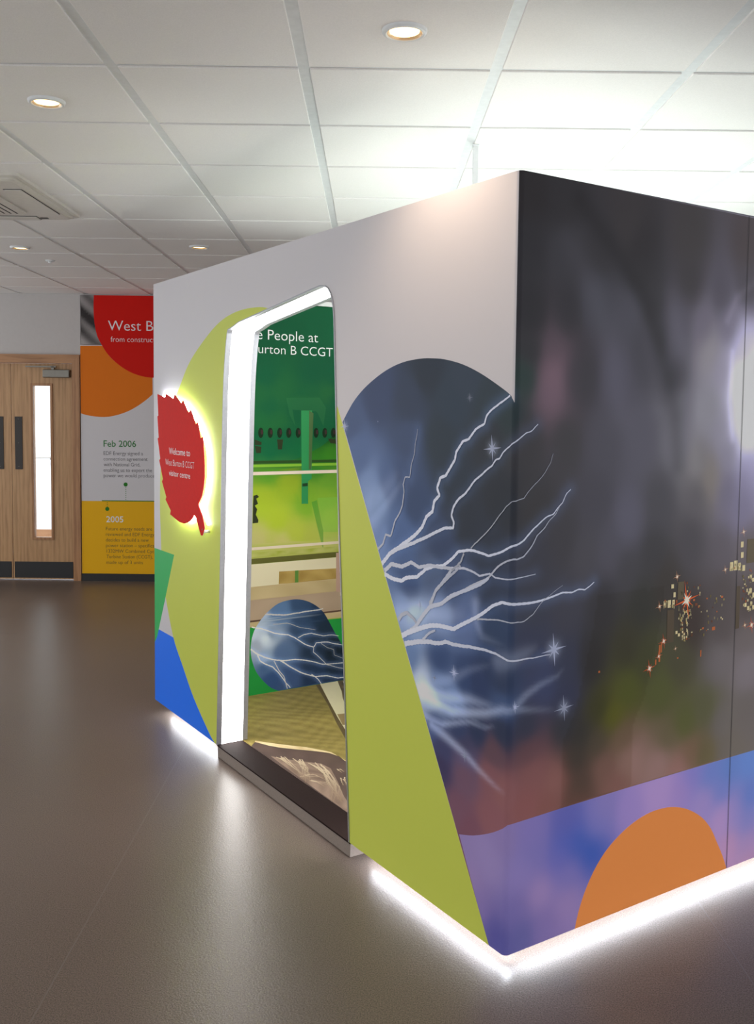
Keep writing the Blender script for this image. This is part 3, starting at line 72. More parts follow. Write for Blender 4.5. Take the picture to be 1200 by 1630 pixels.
HC = 2.657038; GAP = .055; YW = 8.961; BH = 2.18169; BL = 2.8629; BR = 3.2
NEAR = Vector((.390926, 2.630335, GAP))
AX = Vector((-.53302331, .84610056, 0)); BX = Vector((.83427267, .55135207, 0)); ZX = Vector((0, 0, 1))
NL = Vector((-.84610056, -.53302331, 0)); NR = Vector((.55135207, -.83427267, 0))
LEFT = NEAR + AX*BL

# ------------------------------------------------------------------ materials
def lin(c):
    c = np.asarray(c, float)/255.
    return np.where(c <= .04045, c/12.92, ((c+.055)/1.055)**2.4)
def mat(name, color, rough=.5, metal=0, emit=None, estr=0, spec=.5, bump=None, coat=0):
    m = bpy.data.materials.new(name); m.use_nodes = True; nt = m.node_tree; b = nt.nodes['Principled BSDF']
    c = tuple(lin(color)) + (1,)
    b.inputs['Base Color'].default_value = c; b.inputs['Roughness'].default_value = rough; b.inputs['Metallic'].default_value = metal
    b.inputs['Specular IOR Level'].default_value = spec; b.inputs['Coat Weight'].default_value = coat
    if emit is not None:
        b.inputs['Emission Color'].default_value = tuple(lin(emit)) + (1,); b.inputs['Emission Strength'].default_value = estr
    # gentle procedural variation of tone and relief
    tc = nt.nodes.new('ShaderNodeTexCoord'); n = nt.nodes.new('ShaderNodeTexNoise')
    sc_, amt, bs = bump or (40, .04, .02)
    n.inputs['Scale'].default_value = sc_; n.inputs['Detail'].default_value = 4
    nt.links.new(tc.outputs['Object'], n.inputs['Vector'])
    mx = nt.nodes.new('ShaderNodeMix'); mx.data_type = 'RGBA'; mx.blend_type = 'MULTIPLY'; mx.inputs['Factor'].default_value = 1
    mr = nt.nodes.new('ShaderNodeMapRange'); mr.inputs['From Min'].default_value = .3; mr.inputs['From Max'].default_value = .7
    mr.inputs['To Min'].default_value = 1-amt; mr.inputs['To Max'].default_value = 1+amt
    nt.links.new(n.outputs['Fac'], mr.inputs['Value']); nt.links.new(mr.outputs['Result'], mx.inputs['B'])
    mx.inputs['A'].default_value = c; nt.links.new(mx.outputs['Result'], b.inputs['Base Color'])
    bp = nt.nodes.new('ShaderNodeBump'); bp.inputs['Strength'].default_value = bs; bp.inputs['Distance'].default_value = .002
    nt.links.new(n.outputs['Fac'], bp.inputs['Height']); nt.links.new(bp.outputs['Normal'], b.inputs['Normal'])
    return m
def print_mat(name, rough=.45, spec=.18, bs=.0):
    m = bpy.data.materials.new(name); m.use_nodes = True; nt = m.node_tree; b = nt.nodes['Principled BSDF']
    a = nt.nodes.new('ShaderNodeAttribute'); a.attribute_name = 'ink'
    nt.links.new(a.outputs['Color'], b.inputs['Base Color'])
    b.inputs['Roughness'].default_value = rough; b.inputs['Specular IOR Level'].default_value = spec
    return m
def glow_mat(name, color, strength):
    m = bpy.data.materials.new(name); m.use_nodes = True; nt = m.node_tree; b = nt.nodes['Principled BSDF']
    b.inputs['Base Color'].default_value = (.9, .9, .9, 1)
    b.inputs['Emission Color'].default_value = tuple(lin(color)) + (1,); b.inputs['Emission Strength'].default_value = strength
    return m
def wood_mat(name, dark, light, vertical=True):
    m = bpy.data.materials.new(name); m.use_nodes = True; nt = m.node_tree; b = nt.nodes['Principled BSDF']
    tc = nt.nodes.new('ShaderNodeTexCoord'); mp = nt.nodes.new('ShaderNodeMapping')
    mp.inputs['Scale'].default_value = (14, 14, 1.1) if vertical else (1.1, 14, 14)
    n = nt.nodes.new('ShaderNodeTexNoise'); n.inputs['Scale'].default_value = 3.2; n.inputs['Detail'].default_value = 7; n.inputs['Distortion'].default_value = .6
    wv = nt.nodes.new('ShaderNodeTexWave'); wv.inputs['Scale'].default_value = .55; wv.inputs['Distortion'].default_value = 9; wv.inputs['Detail'].default_value = 3
    r = nt.nodes.new('ShaderNodeValToRGB'); r.color_ramp.elements[0].color = tuple(lin(dark))+(1,); r.color_ramp.elements[1].color = tuple(lin(light))+(1,)
    r.color_ramp.elements[0].position = .3; r.color_ramp.elements[1].position = .72
    ad = nt.nodes.new('ShaderNodeMath'); ad.operation = 'ADD'; mu = nt.nodes.new('ShaderNodeMath'); mu.operation = 'MULTIPLY'; mu.inputs[1].default_value = .22
    nt.links.new(tc.outputs['Object'], mp.inputs['Vector']); nt.links.new(mp.outputs['Vector'], n.inputs['Vector']); nt.links.new(mp.outputs['Vector'], wv.inputs['Vector'])
    nt.links.new(wv.outputs['Fac'], mu.inputs[0]); nt.links.new(n.outputs['Fac'], ad.inputs[0]); nt.links.new(mu.outputs[0], ad.inputs[1])
    nt.links.new(ad.outputs[0], r.inputs['Fac']); nt.links.new(r.outputs['Color'], b.inputs['Base Color']); b.inputs['Roughness'].default_value = .45
    return m
def floor_mat():
    m = bpy.data.materials.new('floor_vinyl'); m.use_nodes = True; nt = m.node_tree; b = nt.nodes['Principled BSDF']
    tc = nt.nodes.new('ShaderNodeTexCoord')
    n = nt.nodes.new('ShaderNodeTexNoise'); n.inputs['Scale'].default_value = 260; n.inputs['Detail'].default_value = 3
    n2 = nt.nodes.new('ShaderNodeTexVoronoi'); n2.inputs['Scale'].default_value = 170
    n3 = nt.nodes.new('ShaderNodeTexNoise'); n3.inputs['Scale'].default_value = 1.1; n3.inputs['Detail'].default_value = 3
    for k in (n, n2, n3): nt.links.new(tc.outputs['Object'], k.inputs['Vector'])
    r = nt.nodes.new('ShaderNodeValToRGB'); e = r.color_ramp.elements
    e[0].position = .34; e[0].color = tuple(lin((76, 67, 61)))+(1,); e[1].position = .66; e[1].color = tuple(lin((120, 107, 99)))+(1,)
    nt.links.new(n.outputs['Fac'], r.inputs['Fac'])
    mx = nt.nodes.new('ShaderNodeMix'); mx.data_type = 'RGBA'; mx.blend_type = 'MULTIPLY'; mx.inputs['Factor'].default_value = 1
    mr = nt.nodes.new('ShaderNodeMapRange'); mr.inputs['To Min'].default_value = .86; mr.inputs['To Max'].default_value = 1.12
    nt.links.new(n3.outputs['Fac'], mr.inputs['Value']); nt.links.new(r.outputs['Color'], mx.inputs['A']); nt.links.new(mr.outputs['Result'], mx.inputs['B'])
    nt.links.new(mx.outputs['Result'], b.inputs['Base Color'])
    b.inputs['Roughness'].default_value = .33; b.inputs['Specular IOR Level'].default_value = .3
    bp = nt.nodes.new('ShaderNodeBump'); bp.inputs['Strength'].default_value = .22; bp.inputs['Distance'].default_value = .0012
    nt.links.new(n2.outputs['Distance'], bp.inputs['Height']); nt.links.new(bp.outputs['Normal'], b.inputs['Normal'])
    return m
def glass_mat():
    m = bpy.data.materials.new('clear_glass'); m.use_nodes = True; nt = m.node_tree
    for n in list(nt.nodes):
        if n.type == 'BSDF_PRINCIPLED': nt.nodes.remove(n)
    out = nt.nodes['Material Output']; t = nt.nodes.new('ShaderNodeBsdfTransparent'); g = nt.nodes.new('ShaderNodeBsdfGlossy'); g.inputs['Roughness'].default_value = .02
    fr = nt.nodes.new('ShaderNodeFresnel'); mx = nt.nodes.new('ShaderNodeMixShader')
    t.inputs[0].default_value = (.93, .96, .95, 1)
    nt.links.new(fr.outputs[0], mx.inputs[0]); nt.links.new(t.outputs[0], mx.inputs[1]); nt.links.new(g.outputs[0], mx.inputs[2]); nt.links.new(mx.outputs[0], out.inputs[0])
    return m
M = dict(
    wall=mat('wall_paint', (196, 191, 188), .85, bump=(30, .015, .03)), ceil=mat('ceiling_tile_mineral', (238, 235, 231), .95, bump=(220, .03, .35)),
    bar=mat('white_enamel_bar', (226, 228, 228), .45), white=mat('white_laminate', (214, 212, 212), .5), floor=floor_mat(),
    seam=mat('weld_seam', (104, 96, 91), .4), alu=mat('brushed_aluminium', (165, 166, 172), .42, .55, bump=(90, .05, .05)),
    ink=print_mat('printed_vinyl'), ink_wall=print_mat('printed_wall_vinyl', .55, .12), ink_floor=print_mat('printed_floor_vinyl', .5, .15),
    oak=wood_mat('oak_veneer', (160, 120, 80), (190, 148, 103)), oak2=wood_mat('oak_frame', (140, 96, 60), (178, 130, 88)),
    oakh=wood_mat('oak_frame_across', (140, 96, 60), (178, 130, 88), False),
    black=mat('black_plastic', (26, 24, 24), .45), darkplate=mat('dark_bronze_plate', (44, 38, 34), .4, .3), steel=mat('satin_steel', (118, 114, 106), .35, .8),
    red=mat('red_acrylic', (216, 28, 16), .45, spec=.04, bump=(60, .03, .01)), thresh=mat('dark_brown_threshold', (32, 21, 20), .75, spec=.08, bump=(200, .12, .2)),
    plastic=mat('cream_plastic', (206, 202, 194), .4), shade=mat('shadow_gap', (20, 20, 20), .8), glass=glass_mat(),
    lamp=glow_mat('warm_lamp', (255, 216, 145), 4.5), jamb=glow_mat('opal_diffuser', (255, 253, 250), JAMB_E), whiteback=mat('white_backing', (235, 235, 235), .6),
    led=glow_mat('white_led', (240, 246, 255), LED_E), halo=glow_mat('halo_led', (240, 246, 255), HALO_E),
    txt=mat('text_white', (236, 232, 232), .5), txtg=mat('text_green', (40, 120, 50), .5), txtk=mat('text_charcoal', (66, 64, 72), .5), txty=mat('text_brown', (84, 66, 30), .5),
    green=mat('line_green', (52, 128, 46), .5), chrome=mat('chrome', (200, 200, 205), .2, 1.0), refl=mat('lamp_reflector', (240, 214, 180), .25, .5),
    corr=mat('corridor_paint', (240, 242, 244), .8), corrf=mat('corridor_floor', (190, 180, 196), .5))

# ------------------------------------------------------------------ builders
def tag(o, label=None, cat=None, group=None, kind=None):
    if label: o['label'] = label
    if cat: o['category'] = cat
    if group: o['group'] = group
    if kind: o['kind'] = kind
    return o
def empty(name, loc, **k):
    o = bpy.data.objects.new(name, None); col.objects.link(o); o.location = loc; o.empty_display_size = .1
    tag(o, **k); bpy.context.view_layer.update(); return o
def link(name, me, m=None, parent=None):
    o = bpy.data.objects.new(name, me); col.objects.link(o)
    if m is not None and not me.materials: me.materials.append(m)
    if parent is not None:
        o.parent = parent
        wl = world_loc(parent); o.location = -wl if not me.get('local') else o.location
    return o
def world_loc(p):
    v = Vector((0, 0, 0))
    while p is not None: v += p.location; p = p.parent
    return v
def mesh(name, verts, faces, smooth=False):
    me = bpy.data.meshes.new(name); me.from_pydata([tuple(v) for v in verts], [], faces); me.update()
    if smooth:
        for p in me.polygons: p.use_smooth = True
    return me
def fix(me):
    bm = bmesh.new(); bm.from_mesh(me); bmesh.ops.remove_doubles(bm, verts=bm.verts, dist=1e-6); bmesh.ops.recalc_face_normals(bm, faces=bm.faces); bm.to_mesh(me); bm.free(); return me
def box_mesh(name, x0, x1, y0, y1, z0, z1, bev=0):
    bm = bmesh.new(); bmesh.ops.create_cube(bm, size=1)
    for v in bm.verts: v.co = Vector(((x0+x1)/2+v.co.x*(x1-x0), (y0+y1)/2+v.co.y*(y1-y0), (z0+z1)/2+v.co.z*(z1-z0)))
    if bev: bmesh.ops.bevel(bm, geom=bm.edges[:], offset=bev, segments=2, affect='EDGES', profile=.5)
    me = bpy.data.meshes.new(name); bm.to_mesh(me); bm.free(); return me
def box(name, x0, x1, y0, y1, z0, z1, m, parent=None, bev=0): return link(name, box_mesh(name, x0, x1, y0, y1, z0, z1, bev), m, parent)
def lathe(name, prof, c, m, parent=None, seg=32, axis=None, smooth=True):
    vs, fs = [], []; n = len(prof)
    ax = Vector(axis or (0, 0, 1)).normalized(); q = ax.to_track_quat('Z', 'Y')
    for i in range(seg):
        t = 2*math.pi*i/seg
        for r, z in prof: vs.append(Vector(c)+q @ Vector((r*math.cos(t), r*math.sin(t), z)))
    for i in range(seg):
        for k in range(n-1): a, b = i*n+k, ((i+1) % seg)*n+k; fs.append((a, b, b+1, a+1))
    return link(name, fix(mesh(name, vs, fs, smooth)), m, parent)
def smooth_line(pts, thr=32, step=.02, closed=True):
    """Catmull-Rom through the points, keeping corners sharper than thr degrees."""
    P = [np.array(p[:2], float) for p in pts]; n = len(P); out = []
    def sharp(i):
        if not closed and (i == 0 or i == n-1): return True
        a = P[i]-P[i-1]; b = P[(i+1) % n]-P[i]; la, lb = np.hypot(*a), np.hypot(*b)
        if la < 1e-6 or lb < 1e-6: return True
        if max(la, lb) > 6*min(la, lb): return True
        return math.degrees(math.acos(max(-1, min(1, float(a@b)/la/lb)))) > thr
    S_ = [sharp(i) for i in range(n)]
    for i in range(n if closed else n-1):
        p1, p2 = P[i], P[(i+1) % n]; p0 = P[i-1] if not S_[i] else 2*p1-p2; p3 = P[(i+2) % n] if not S_[(i+1) % n] else 2*p2-p1
        k = max(1, int(np.hypot(*(p2-p1))/step)) if not (S_[i] and S_[(i+1) % n]) else 1
        for j in range(k):
            t = j/k
            out.append(tuple(.5*((2*p1)+(-p0+p2)*t+(2*p0-5*p1+4*p2-p3)*t*t+(-p0+3*p1-3*p2+p3)*t**3)))
    if not closed: out.append(tuple(P[-1]))
    return out
def dense(pts, step):
    out = []; n = len(pts)
    for i in range(n):
        a, b = np.array(pts[i]), np.array(pts[(i+1) % n]); k = max(1, int(np.hypot(*(b-a))/step))
        for j in range(k): out.append(tuple(a+(b-a)*j/k))
    return out
def inside(P, poly):
    x, y = P[:, 0], P[:, 1]; r = np.zeros(len(P), bool); n = len(poly)
    for i in range(n):
        x1, y1 = poly[i]; x2, y2 = poly[i-1]
        if y1 == y2: continue
        c = ((y1 > y) != (y2 > y)); r ^= c & (x < (x2-x1)*(y-y1)/(y2-y1)+x1)
    return r
def shepard(cps, gain=1.0, e=.035, p=2.4, wide=None):
    A = np.array([c[:2] for c in cps]); C = lin(np.array([c[2:5] for c in cps]))*gain
    def fn(P):
        out = np.zeros((len(P), 3))
        for i in range(0, len(P), 20000):
            q = P[i:i+20000]; ee = np.full(len(q), e); ky = np.ones(len(q))
            if wide:
                f = np.clip((q[:, 0]-.0)/.12, 0, 1); up_ = np.clip((q[:, 1]-.62)/.2, 0, 1); ee = e+(wide-e)*f; ky = 1-.25*f*up_
            d = (q[:, None, 0]-A[None, :, 0])**2+((q[:, None, 1]-A[None, :, 1])*ky[:, None])**2; wt = 1/(d+(ee*ee)[:, None])**p
            out[i:i+20000] = (wt @ C)/wt.sum(1)[:, None]
        return out
    return fn
def seg_dist(P, line):
    d = np.full(len(P), 1e9); L_ = np.array(line, float)
    for a, b in zip(L_[:-1], L_[1:]):
        ab = b-a; t = np.clip(((P-a)@ab)/max(ab@ab, 1e-9), 0, 1); d = np.minimum(d, np.hypot(*(P-(a+t[:, None]*ab)).T))
    return d
def seg_fade(P, line, wd):
    """soft stroke that thins out towards the end of the line"""
    L_ = np.array(line, float); n = len(L_)-1; best = np.zeros(len(P))
    for i, (a, b) in enumerate(zip(L_[:-1], L_[1:])):
        ab = b-a; t = np.clip(((P-a)@ab)/max(ab@ab, 1e-9), 0, 1); d = np.hypot(*(P-(a+t[:, None]*ab)).T); u = (i+t)/n
        best = np.maximum(best, np.exp(-(d/(wd*(1-.6*u)))**2)*(1-u**2))
    return best
def solid(c, gain=1.0):
    v = lin(c)*gain
    return lambda P: np.tile(v, (len(P), 1))
def print_mesh(name, regions, mapping, m, parent, cut=None, clip=None, extra=(), off=0.0):
    """One flat print: nested outlines [(outline, colour function, grid step or None)], later ones on top."""
    pts, edges = [], []
    def add(poly, closed=True):
        b = len(pts); pts.extend(poly); n = len(poly)
        edges.extend((b+i, b+(i+1) % n) for i in range(n if closed else n-1))
    base = regions[0][0]
    for poly, fn, g in regions: add(poly)
    if cut: add(cut)
    for l in extra: add(l, False)
    for poly, fn, g in regions:
        if g:
            A = np.array(poly); x = np.arange(A[:, 0].min()+g/2, A[:, 0].max(), g); y = np.arange(A[:, 1].min()+g/2, A[:, 1].max(), g)
            X = np.array([(a+random.uniform(-.1, .1)*g, b+random.uniform(-.1, .1)*g) for a in x for b in y])
            if clip is not None: X = X[clip(X)]
            pts.extend(map(tuple, X[inside(X, poly)]))
    V, E, F, _, _, _ = delaunay_2d_cdt([Vector(p) for p in pts], edges, [], 0, 1e-6)
    V = np.array([tuple(v) for v in V]); F = np.array([f for f in F if len(f) == 3])
    C = V[F].mean(1); keep = inside(C, base)
    if cut: keep &= ~inside(C, cut)
    F = F[keep]; C = C[keep]; rid = np.zeros(len(F), int)
    for i, (poly, fn, g) in enumerate(regions):
        if i: rid[inside(C, poly)] = i
    cols = np.ones((len(F), 3, 4))
    for i, (poly, fn, g) in enumerate(regions):
        s = rid == i
        if s.any(): cols[s, :, :3] = fn(V[F[s]].reshape(-1, 2)).reshape(-1, 3, 3)
    W = [mapping(x, y, off) for x, y in V]
    # orient to face outwards
    n = (W[F[0][1]]-W[F[0][0]]).cross(W[F[0][2]]-W[F[0][0]]); ref = mapping(*C[0], off+.1)-mapping(*C[0], off)
    if n.dot(ref) < 0: F = F[:, ::-1]; cols = cols[:, ::-1]
    me = mesh(name, W, F.tolist()); at = me.color_attributes.new('ink', 'FLOAT_COLOR', 'CORNER')
    at.data.foreach_set('color', cols.reshape(-1).astype(np.float32))
    return link(name, me, m, parent)
RS = np.random.RandomState(11)
class Overlay:
    """thin printed marks joined into one mesh with ink colours"""
    def __init__(s, mapping, off): s.v, s.f, s.c, s.m, s.o = [], [], [], mapping, off
    def poly(s, P, c, alpha=None, off=0):
        b = len(s.v); s.v += [s.m(x, y, s.o+off) for x, y in P]; s.f.append(tuple(range(b, b+len(P)))); s.c += [c]*len(P)
    def strip(s, line, w0, w1, c0, c1, off=0, wob=0):
        P = smooth_line(line, 14, .006, False) if len(line) > 2 else [tuple(np.array(line[0])+(np.array(line[1])-np.array(line[0]))*t_) for t_ in np.linspace(0, 1, 6)]
        P = np.array(P); cum = np.concatenate([[0], np.cumsum(np.hypot(*np.diff(P, axis=0).T))]); q_ = np.linspace(0, cum[-1], max(6, int(cum[-1]/.006)))
        P = np.stack([np.interp(q_, cum, P[:, 0]), np.interp(q_, cum, P[:, 1])], 1); n = len(P)
        if wob:
            nz = np.cumsum(RS.normal(0, 1, n)); nz -= np.linspace(nz[0], nz[-1], n); nz = np.interp(np.arange(n), np.arange(0, n, 2), nz[::2])
            G_ = np.gradient(P, axis=0); G_ /= np.maximum(np.hypot(*G_.T), 1e-9)[:, None]
            P = P+np.stack([-G_[:, 1], G_[:, 0]], 1)*(np.clip(nz, -5, 5)*.0005)[:, None]
        T = np.gradient(P, axis=0); T /= np.maximum(np.hypot(*T.T), 1e-9)[:, None]; N = np.stack([-T[:, 1], T[:, 0]], 1)
        t = np.linspace(0, 1, n)
        W = (w0+(w1-w0)*t)/2*(1+wob*np.sin(np.arange(n)*2.1+len(s.v)))
        b = len(s.v)
        for i in range(n):
            c = tuple(c0[k]*(1-t[i])+c1[k]*t[i] for k in range(3))
            for sg in (-1, 1): s.v.append(s.m(P[i, 0]+N[i, 0]*W[i]*sg, P[i, 1]+N[i, 1]*W[i]*sg, s.o+off)); s.c.append(c)
        for i in range(n-1): a = b+2*i; s.f.append((a, a+1, a+3, a+2))
    def star(s, cx, cy, r, c, k=8, thin=.09, rot=0, up=0):
        for i in range(k):
            a = rot+math.pi*2*i/k; rr = r*(1 if i % 2 == 0 else .55); d = (math.cos(a), math.sin(a)); n = (-d[1], d[0]); w = r*thin
            s.poly([(cx+d[0]*rr, cy+d[1]*rr), (cx+n[0]*w, cy+n[1]*w), (cx-n[0]*w, cy-n[1]*w)], c, off=up+.00002*i)
        s.poly([(cx+math.cos(t)*r*.16, cy+math.sin(t)*r*.16) for t in np.linspace(0, 2*math.pi, 11)[:-1]], c, off=up+.0002)
    def build(s, name, m, parent):
        me = mesh(name, s.v, s.f); at = me.color_attributes.new('ink', 'FLOAT_COLOR', 'POINT')
        a = np.ones((len(s.v), 4), np.float32); a[:, :3] = np.array(s.c); at.data.foreach_set('color', a.reshape(-1))
        return link(name, me, m, parent)
def slab(name, outline, mapping, o0, o1, m, parent):
    """outline in plane coordinates, extruded between two offsets from the plane"""
    V, E, F, _, _, _ = delaunay_2d_cdt([Vector(p) for p in outline], [(i, (i+1) % len(outline)) for i in range(len(outline))], [], 1, 1e-6)
    V = [tuple(v) for v in V]; n = len(V); fs = []
    cen = np.array([np.mean([V[i] for i in f], axis=0) for f in F]); k = inside(cen, outline)
    F = [list(f) for f, kk in zip(F, k) if kk]
    vs = [mapping(x, y, o0) for x, y in V]+[mapping(x, y, o1) for x, y in V]
    fs += [tuple(f) for f in F]+[tuple(i+n for i in reversed(f)) for f in F]
    cnt = {}
    for f in F:
        for i in range(len(f)):
            e = (f[i], f[(i+1) % len(f)]); cnt[e] = 1
    for a, b in cnt:
        if (b, a) not in cnt: fs.append((b, a, a+n, b+n))
    return link(name, fix(mesh(name, vs, fs)), m, parent)
def ribbon(name, line, mapping, o0, o1, m, parent, thick=0):
    vs, fs = [], []
    for x, y in line: vs += [mapping(x, y, o0), mapping(x, y, o1)]
    for i in range(len(line)-1): a = 2*i; fs.append((a, a+1, a+3, a+2))
    o = link(name, mesh(name, vs, fs), m, parent)
    return o
def text_part(name, spec, mapping, xdir, zdir, ndir, m, parent, off):
    """spec = (text, visible part it is fitted with, x0, x1, baseline, cap height, boldness)"""
    txt, fit, x0, x1, yb, ch, bold = spec[:7]
    def mk(t, b=0):
        c = bpy.data.curves.new('t', 'FONT'); c.body = t; c.size = 1; c.offset = b; c.resolution_u = 3; c.extrude = 0
        o = bpy.data.objects.new('t', c); col.objects.link(o); bpy.context.view_layer.update()
        me = bpy.data.meshes.new_from_object(o); bpy.data.objects.remove(o)
        return me
    def ext(me):
        x = [v.co.x for v in me.vertices]; y = [v.co.y for v in me.vertices]; return min(x), max(x), min(y), max(y)
    cap = ext(mk('E')); h = cap[3]; ef = ext(mk(fit)); sx = abs(x1-x0)/(ef[1]-ef[0]); sy = ch/h
    me = mk(txt, bold); ea = ext(mk(txt))
    lead = ea[1]-ef[1] if not txt.startswith(fit) else 0   # hidden text lies to the left
    org = Vector(mapping(x0, yb, off)); xl = ef[0]+lead if not txt.startswith(fit) else ea[0]
    for v in me.vertices: v.co = org+Vector(xdir)*((v.co.x-xl)*sx)+Vector(zdir)*(v.co.y*sy)
    me.name = name; me.materials.clear()
    n = me.polygons[0].normal if me.polygons else None
    if n is not None and n.dot(Vector(ndir)) < 0: me.flip_normals()
    return link(name, me, m, parent)

# plane mappings
RC = .016
def skin(s, v, off=0.0):
    if s <= -RC: p = NEAR+AX*(-s)+NL*off
    elif s >= RC: p = NEAR+BX*s+NR*off
    else:
        t = (s+RC)/(2*RC); c = NEAR+AX*RC+BX*RC; ang = t*math.pi/2
        d = (NL*math.cos(ang)+NR*math.sin(ang)); d.normalize()
        p = c+d*(RC+off)
    return p+ZX*v
def faceL(s, v, off=0.0): return NEAR+AX*(-s)+NL*off+ZX*v
def faceR(s, v, off=0.0): return NEAR+BX*s+NR*off+ZX*v
def endin(x, v, off=0.0): return LEFT+BX*x+NR*(.208+off)+ZX*v          # inner face of the far end wall
def deckmap(p, q, off=0.0): return NEAR+AX*p+BX*q+ZX*off
def plan(p, q, z): return Vector((NEAR.x, NEAR.y, z))+AX*p+BX*q
def backmap(x, z, off=0.0): return Vector((x, YW-.02-off, z))

# ------------------------------------------------------------------ room shell
XL, XR, YF = -5.2, 5.4, -4.0
def struct(o, name=None): o['kind'] = 'structure'; return o
floor = struct(box('floor', XL-.2, XR+.2, YF-.2, YW+3.0, -.1, 0, M['floor']))
for i, q in enumerate(((-.866, YF, YW-.1), (1.084, YF, YW-.1), (-2.816, YF, YW-.1), (3.03, YF, YW-.1))):
    box('weld_seam', q[0]-.002, q[0]+.002, q[1], q[2], -.0005, .0004, M['seam'], floor)
box('weld_seam', -3.3, -2.502, 6.782, 6.787, -.0005, .0004, M['seam'], floor); box('weld_seam', -2.506, -2.502, 6.30, 6.787, -.0005, .0004, M['seam'], floor)
DX0, DX1, DZ = -3.975, -2.69, 2.096     # door frame outer
wb = empty('wall_back', (0, YW+.06, 0)); wb['kind'] = 'structure'
wbm = slab('wall_panel', [(XL, 0), (DX0, 0), (DX0, DZ), (DX1, DZ), (DX1, 0), (XR, 0), (XR, HC+.3), (XL, HC+.3)], lambda x, z, o: Vector((x, YW+o, z)), 0, .12, M['wall'], wb)

bx = struct(box('baseboard_back', DX1, XR, YW-.022, YW, 0, .068, M['black']))
# ceiling: slab above, exposed bars, lay-in tiles
ce = empty('ceiling', (0, 0, HC)); ce['kind'] = 'structure'
box('ceiling_slab', XL, XR, YF, YW, HC+.05, HC+.15, M['wall'], ce)
GX, GY = -.8227, 3.0808
gx = [GX+.6*i for i in range(-8, 11) if XL < GX+.6*i < XR]; gy = [GY+.6*j for j in range(-12, 10) if YF < GY+.6*j < YW]
for x in gx: box('main_bar', x-.022, x+.022, YF, YW, HC, HC+.035, M['bar'], ce)
for y in gy: box('cross_bar', XL, XR, y-.012, y+.012, HC+.0005, HC+.03, M['bar'], ce)
box('wall_angle', XL, XR, YW-.022, YW, HC-.0, HC+.02, M['bar'], ce)
tile_me = box_mesh('ceiling_tile', -.287, .287, -.2875, .2875, -.006, .010, .0022); tile_me.materials.append(M['ceil'])
xs = [XL]+gx+[XR]; ys = [YF]+gy+[YW]
AC = (-2.565, -1.61, 4.44, 5.40)
nt_ = 0; far_v = []
for i in range(len(xs)-1):
    for j in range(len(ys)-1):
        cx_, cy_ = (xs[i]+xs[i+1])/2, (ys[j]+ys[j+1])/2
        wx, wy = xs[i+1]-xs[i], ys[j+1]-ys[j]
        if wx < .05 or wy < .05: continue
        ang = abs(cx_)/(max(cy_, .01))
        if AC[0]+.1 < cx_ < AC[1]-.1 and AC[2]+.1 < cy_ < AC[3]-.1 and False: continue
        if cy_ > 1.5 and ang < .62:
            o = bpy.data.objects.new('ceiling_tile', tile_me); col.objects.link(o); o.parent = ce
            o.location = (cx_, cy_, 0); o.scale = ((wx-.036)/.574, (wy-.025)/.575, 1); nt_ += 1
        else: far_v.append((cx_-wx/2+.013, cx_+wx/2-.013, cy_-wy/2+.013, cy_+wy/2-.013))
bm = bmesh.new()
for a, b, c, d in far_v:
    vs = [bm.verts.new(p) for p in ((a, c, HC-.006), (b, c, HC-.006), (b, d, HC-.006), (a, d, HC-.006), (a, c, HC+.01), (b, c, HC+.01), (b, d, HC+.01), (a, d, HC+.01))]
    for f in ((0, 3, 2, 1), (4, 5, 6, 7), (0, 1, 5, 4), (1, 2, 6, 5), (2, 3, 7, 6), (3, 0, 4, 7)): bm.faces.new([vs[k] for k in f])
me = bpy.data.meshes.new('tiles_out_of_view'); bm.to_mesh(me); bm.free(); tag(link('tiles_out_of_view', me, M['ceil'], ce), kind='stuff')

# ------------------------------------------------------------------ downlights
def downlight(x, y, label):
    t = empty('downlight', (x, y, HC-.006), label=label, cat='ceiling light', group='recessed round downlights in the tiled ceiling')
    z = HC-.006
    lathe('trim_ring', [(.049, -.0006), (.049, -.008), (.054, -.012), (.062, -.007), (.064, 0)], (x, y, z), M['bar'], t, 40)
    lathe('reflector', [(.0488, -.0085), (.046, -.005), (.043, -.003)], (x, y, z), M['refl'], t, 40)
    lathe('bulb', [(0, -.004), (.042, -.003), (.042, -.001), (0, -.001)], (x, y, z), M['lamp'], t, 32)
    d = bpy.data.lights.new('downlight_beam', 'SPOT'); d.energy = LAMP_W; d.color = (1, .76, .55); d.spot_size = math.radians(118); d.spot_blend = .9; d.shadow_soft_size = .04
    o = bpy.data.objects.new('downlight_beam', d); col.objects.link(o); o.parent = t; o.location = (0, 0, -.03)
    return t
downlight(.081, 2.776, 'white round recessed downlight nearest the dark corner of the booth')
downlight(-1.139, 3.433, 'white round recessed downlight left of the booth, in front of the air conditioner')
downlight(-2.323, 6.448, 'small lit downlight beyond the air conditioner, nearer the oak doors')
downlight(-1.128, 6.344, 'small lit downlight just above the far end of the booth top')
for x, y in ((2.5, 2.2), (-2.9, .6), (0.4, .3), (2.9, .3), (-1.1, -1.8), (1.9, -1.8), (3.9, 6.4), (1.3, 7.0)):
    downlight(x, y, 'round recessed downlight in the part of the ceiling behind the viewer or behind the booth')

